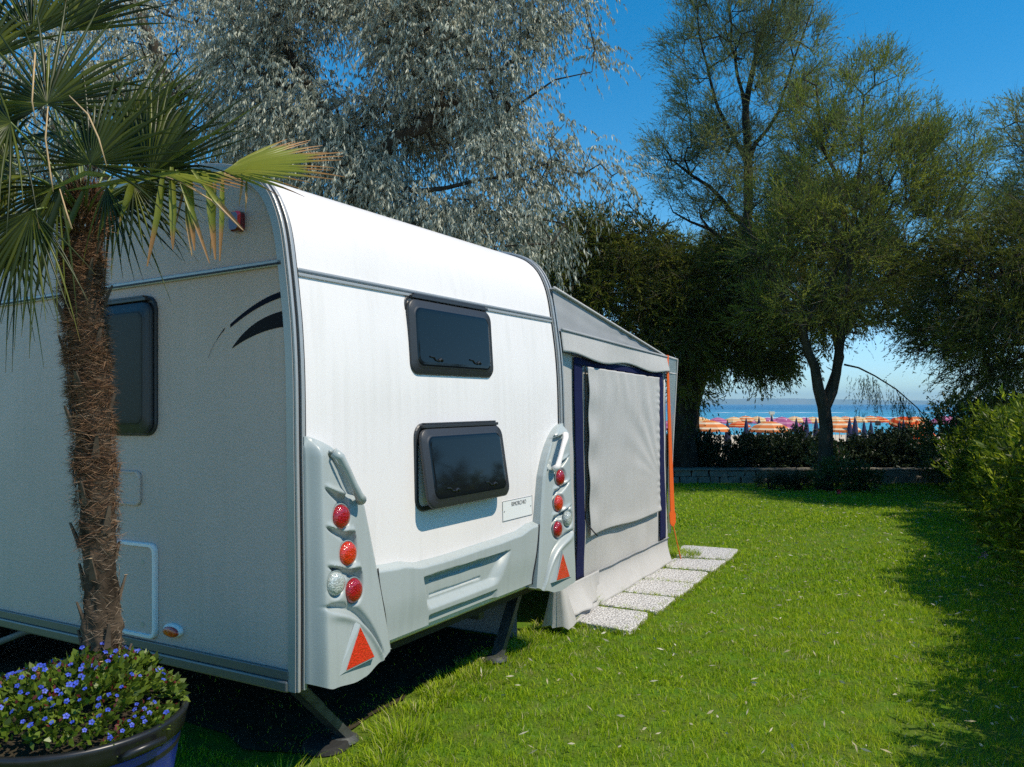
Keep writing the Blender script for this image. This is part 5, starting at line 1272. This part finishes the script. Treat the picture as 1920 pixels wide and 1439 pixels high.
# bush at the tree foot
def small_bush(c, r, h, n, label, ll=.10, lw=.018, m='pit'):
    segs = [((c[0]+dx*r, c[1]+dy*r, h*.45), (r*.7, r*.6, h*.55)) for dx, dy in ((0,0),(.7,.1),(-.7,.1))]
    return shrub_mass('small_shrub', label, 'shrub', segs, n, ll, lw, M[m], int(c[0]*10), updir=1.0)
sb = small_bush((5.98,14.25), .42, .40, 4200, 'low leafy shrub with one red flower at the foot of the forked tree')
small_bush((4.95,14.5), .35, .22, 2400, 'low dark ground shrub left of the forked tree foot', .07,.02,'hedge')
small_bush((6.0,15.2), .25, .75, 1600, 'thin upright shrub growing by the wall right of the forked tree', .10,.016,'pit')
b = MB(); c = at(1572, 922, 13.75)-Vector(sb.location)
for k in range(6):
    a = 2*PI*k/6; b.add([c, c+Vector((.035*math.cos(a+.5),-.02,.035*math.sin(a+.5))), c+Vector((.05*math.cos(a),-.02,.05*math.sin(a))), c+Vector((.035*math.cos(a-.5),-.02,.035*math.sin(a-.5)))], UNIT)
b.build('red_flower', M['pinkf'], sb)

# ================================================================== BEACH
UC = {'orange': ((.80,.28,.08),(.85,.72,.52)), 'pink': ((.52,.14,.30),(.66,.32,.45)), 'yellow': ((.85,.52,.22),(.85,.74,.52)), 'red': ((.75,.10,.02),(.82,.45,.2))}
def canopymat(nm):
    a_, c_ = UC[nm]; m = mat('canopy_'+nm, a_, .8, spec=.1); t = m.node_tree; N = t.nodes; tc = N.new('ShaderNodeTexCoord'); sx = N.new('ShaderNodeSeparateXYZ'); t.links.new(tc.outputs['Object'], sx.inputs[0])
    mm = N.new('ShaderNodeMath'); mm.operation = 'MULTIPLY'; mm.inputs[1].default_value = 26; t.links.new(sx.outputs[2], mm.inputs[0])
    sn = N.new('ShaderNodeMath'); sn.operation = 'SINE'; t.links.new(mm.outputs[0], sn.inputs[0])
    cr = N.new('ShaderNodeValToRGB'); cr.color_ramp.elements[0].position = .3; cr.color_ramp.elements[1].position = .55; cr.color_ramp.elements[0].color = (*a_, 1); cr.color_ramp.elements[1].color = (*c_, 1)
    t.links.new(sn.outputs[0], cr.inputs[0]); p = N['Principled BSDF']; t.links.new(cr.outputs[0], p.inputs['Base Color'])
    tr = N.new('ShaderNodeBsdfTranslucent'); t.links.new(cr.outputs[0], tr.inputs[0]); ms = N.new('ShaderNodeMixShader'); ms.inputs[0].default_value = .4
    t.links.new(p.outputs[0], ms.inputs[1]); t.links.new(tr.outputs[0], ms.inputs[2]); t.links.new(ms.outputs[0], N['Material Output'].inputs[0]); return m
CMAT = {k: canopymat(k) for k in UC}; M['pole'] = mat('beach_pole', (.75,.75,.75), .4); M['navyc'] = mat('navy_cover', (.008,.012,.055), .8)
def umbrella_proto(col):
    e = empty('beach_umbrella', (0,0,-50)); b = MB(); n = 16; R_ = 1.05
    rings = [(.02,.44),(.25,.41),(.5,.33),(.78,.20),(1.0,.02),(1.01,-.10)]
    for r, z in rings:
        for k in range(n): a = 2*PI*k/n; s_ = 1-.05*(k % 2)*r; b.v.append((R_*r*s_*math.cos(a), R_*r*s_*math.sin(a), z-.03*(k % 2)*r))
    for i in range(len(rings)-1):
        for k in range(n): b.f.append((i*n+k, i*n+(k+1) % n, (i+1)*n+(k+1) % n, (i+1)*n+k))
    o = b.build('canopy', CMAT[col], e); o.location = (0,0,1.78); s_ = o.modifiers.new('sol', 'SOLIDIFY'); s_.thickness = .01
    b = MB(); b.tube([(0,0,0),(0,0,2.28)], .025, 8); b.build('pole', M['pole'], e, smooth=True)
    return e
PROTO = {c: umbrella_proto(c) for c in UC}; used = set()
def put_umbrella(px, top, y, col, label, tilt=0, sc=1, lean=0):
    q = at(px, top, y); h = 2.24*sc
    o = PROTO[col] if col not in used else copy_tree(PROTO[col]); used.add(col)
    o.location = (q.x, y, q.z-h); o.scale = (sc,sc,sc); o.rotation_euler = (tilt, lean, random.uniform(0, 6)); tag(o, label, 'beach umbrella', 'open beach umbrellas'); return o
front = [(1330,788,43,'orange',1.05,'orange striped umbrella in the front row just right of the thick dark trunk'), (1443,790,43,'orange',1.02,'wide orange striped umbrella in the front row, centre of the beach view'),
         (1474,788,45,'pink',1.0,'pink umbrella in the front row overlapped by the wide orange one'), (1574,790,43,'orange',1.02,'orange striped umbrella directly behind the forked tree trunk'),
         (1263,787,44,'pink',1.0,'pink umbrella seen between the awning and the thick trunk')]
for px_, t_, y_, c_, s_, lab in front: put_umbrella(px_, t_, y_, c_, lab, sc=s_)
back = [(1312,782,'yellow','first'),(1346,783,'pink','second'),(1376,782,'yellow','third'),(1398,780,'orange','fourth'),(1408,783,'pink','fifth'),(1420,781,'yellow','sixth'),(1440,783,'pink','seventh'),(1466,782,'pink','eighth'),(1490,781,'yellow','ninth'),(1508,783,'pink','tenth'),(1524,782,'yellow','eleventh'),(1566,781,'yellow','twelfth'),(1585,781,'orange','thirteenth'),(1608,781,'yellow','fourteenth'),(1632,780,'orange','fifteenth'),(1646,781,'red','sixteenth')]
adj = {'yellow':'pale orange','pink':'pink','orange':'orange','red':'red edged'}
for px_, t_, c_, o_ in back: put_umbrella(px_, t_, 60, c_, '%s umbrella, %s from the left in the far row by the sea' % (adj[c_], o_), sc=.78)
put_umbrella(1386,790,52,'red','small red orange umbrella between the two front orange ones', sc=.7)
put_umbrella(1691,780,50,'red','tilted red orange umbrella, left one of the pair near the glossy hedge', lean=.25, sc=.9)
put_umbrella(1716,781,52,'orange','orange umbrella, right one of the pair near the glossy hedge', lean=-.1, sc=.95)
put_umbrella(1706,792,45,'red','steeply tilted orange umbrella in front of the pair near the glossy hedge', lean=.65, sc=.85)
put_umbrella(1774,780,50,'pink','lone pink umbrella half hidden by the glossy hedge', sc=.95)
closed = [(1364,787,44),(1399,783,46),(1423,781,58),(1447,778,58),(1493,783,44),(1512,782,42),(1530,782,44),(1593,783,42),(1603,780,41),(1620,788,50),(1633,788,50),(1686,788,44),(1694,786,42)]
clab = ['left of the small red umbrella','right of the small red umbrella','short, behind the wide orange umbrella','behind the top of the wide orange umbrella','right of the front pink umbrella','left of the forked trunk','touching the left side of the forked trunk','right of the forked trunk','tallest, second right of the forked trunk','thin, under the last far orange canopy','thin, left of the hanging black square','left one of the two beside the tilted umbrella','right one of the two beside the tilted umbrella']
cp0 = None
for (px_, t_, y_), lb in zip(closed, clab):
    q = at(px_, t_, y_)
    if cp0 is None:
        e = empty('closed_umbrella'); b = MB(); b.lathe([(.0,2.3),(.03,2.22),(.10,1.9),(.17,1.4),(.20,1.0),(.16,.75),(.02,.7)], (0,0,0), 10); b.build('cover', M['navyc'], e, smooth=True)
        b = MB(); b.tube([(0,0,0),(0,0,.75)], .025, 6); b.build('pole', M['pole'], e, smooth=True); cp0 = e; o = e
    else: o = copy_tree(cp0)
    o.location = (q.x, y_, q.z-2.3); tag(o, 'closed navy umbrella, '+lb, 'closed umbrella', 'closed navy beach umbrellas')
q = at(1447, 772, 84); b = MB(); b.tube([(0,0,0),(0,0,3.6)], .16, 8); b.box((-.25,-.2,3.6),(.25,.2,3.9)); o = b.build('beach_post', mat('pale_post', (.55,.55,.45), .7)); o.location = (q.x, 84, q.z-3.9); tag(o, 'pale post standing by the water behind the umbrellas', 'post')
q = at(1646, 794, 50); b = MB(); b.box((-.16,-.05,-.14),(.16,.05,.14)); b.tube([(0,0,.14),(0,0,.3)], .01, 6); o = b.build('hanging_bag', M['black'], bevel=.02); o.location = q; tag(o, 'black square bag hanging under the last far orange umbrella', 'bag')
# sun loungers glimpsed above the hedge
lm = mat('lounger_cloth', (.55,.30,.28), .8); lo0 = None
for (px_, yy, lab) in ((1633,44,'red cloth sun lounger below the black square bag'),(1590,43,'sun lounger behind the hedge right of the forked trunk'),(1505,46,'sun lounger left of the forked trunk')):
    q = at(px_, 800, yy); z = -1.5
    if lo0 is None:
        e = empty('sun_lounger'); b = MB(); b.box((-.3,-.6,.33),(.3,.5,.37)); b.build('seat', lm, e)
        b = MB(); b.box((-.3,0,0),(.3,.6,.04), Matrix.Translation((0,.5,.35)) @ Matrix.Rotation(.9, 4, 'X')); b.build('backrest', lm, e)
        for dx in (-.26,.26):
            for dy in (-.5,.45): b = MB(); b.tube([(dx,dy,0),(dx,dy,.33)], .02, 6); b.build('leg', M['pole'], e)
        lo0 = e; o = e
    else: o = copy_tree(lo0)
    o.location = (q.x, yy, z); tag(o, lab, 'sun lounger', 'sun loungers on the sand')

# ================================================================== HAZE
b = MB(); b.box((-8800,-60,-6),(8800,9000,120)); o = b.build('haze', None); m = bpy.data.materials.new('haze'); m.use_nodes = True; N = m.node_tree.nodes; N.remove(N['Principled BSDF'])
pv = N.new('ShaderNodeVolumePrincipled'); pv.inputs['Color'].default_value = (.50,.80,1,1); pv.inputs['Density'].default_value = .00015; m.node_tree.links.new(pv.outputs[0], N['Material Output'].inputs['Volume'])
o.data.materials.append(m); tag(o, 'thin pale sea haze in front of the far hills', 'haze', kind='stuff')
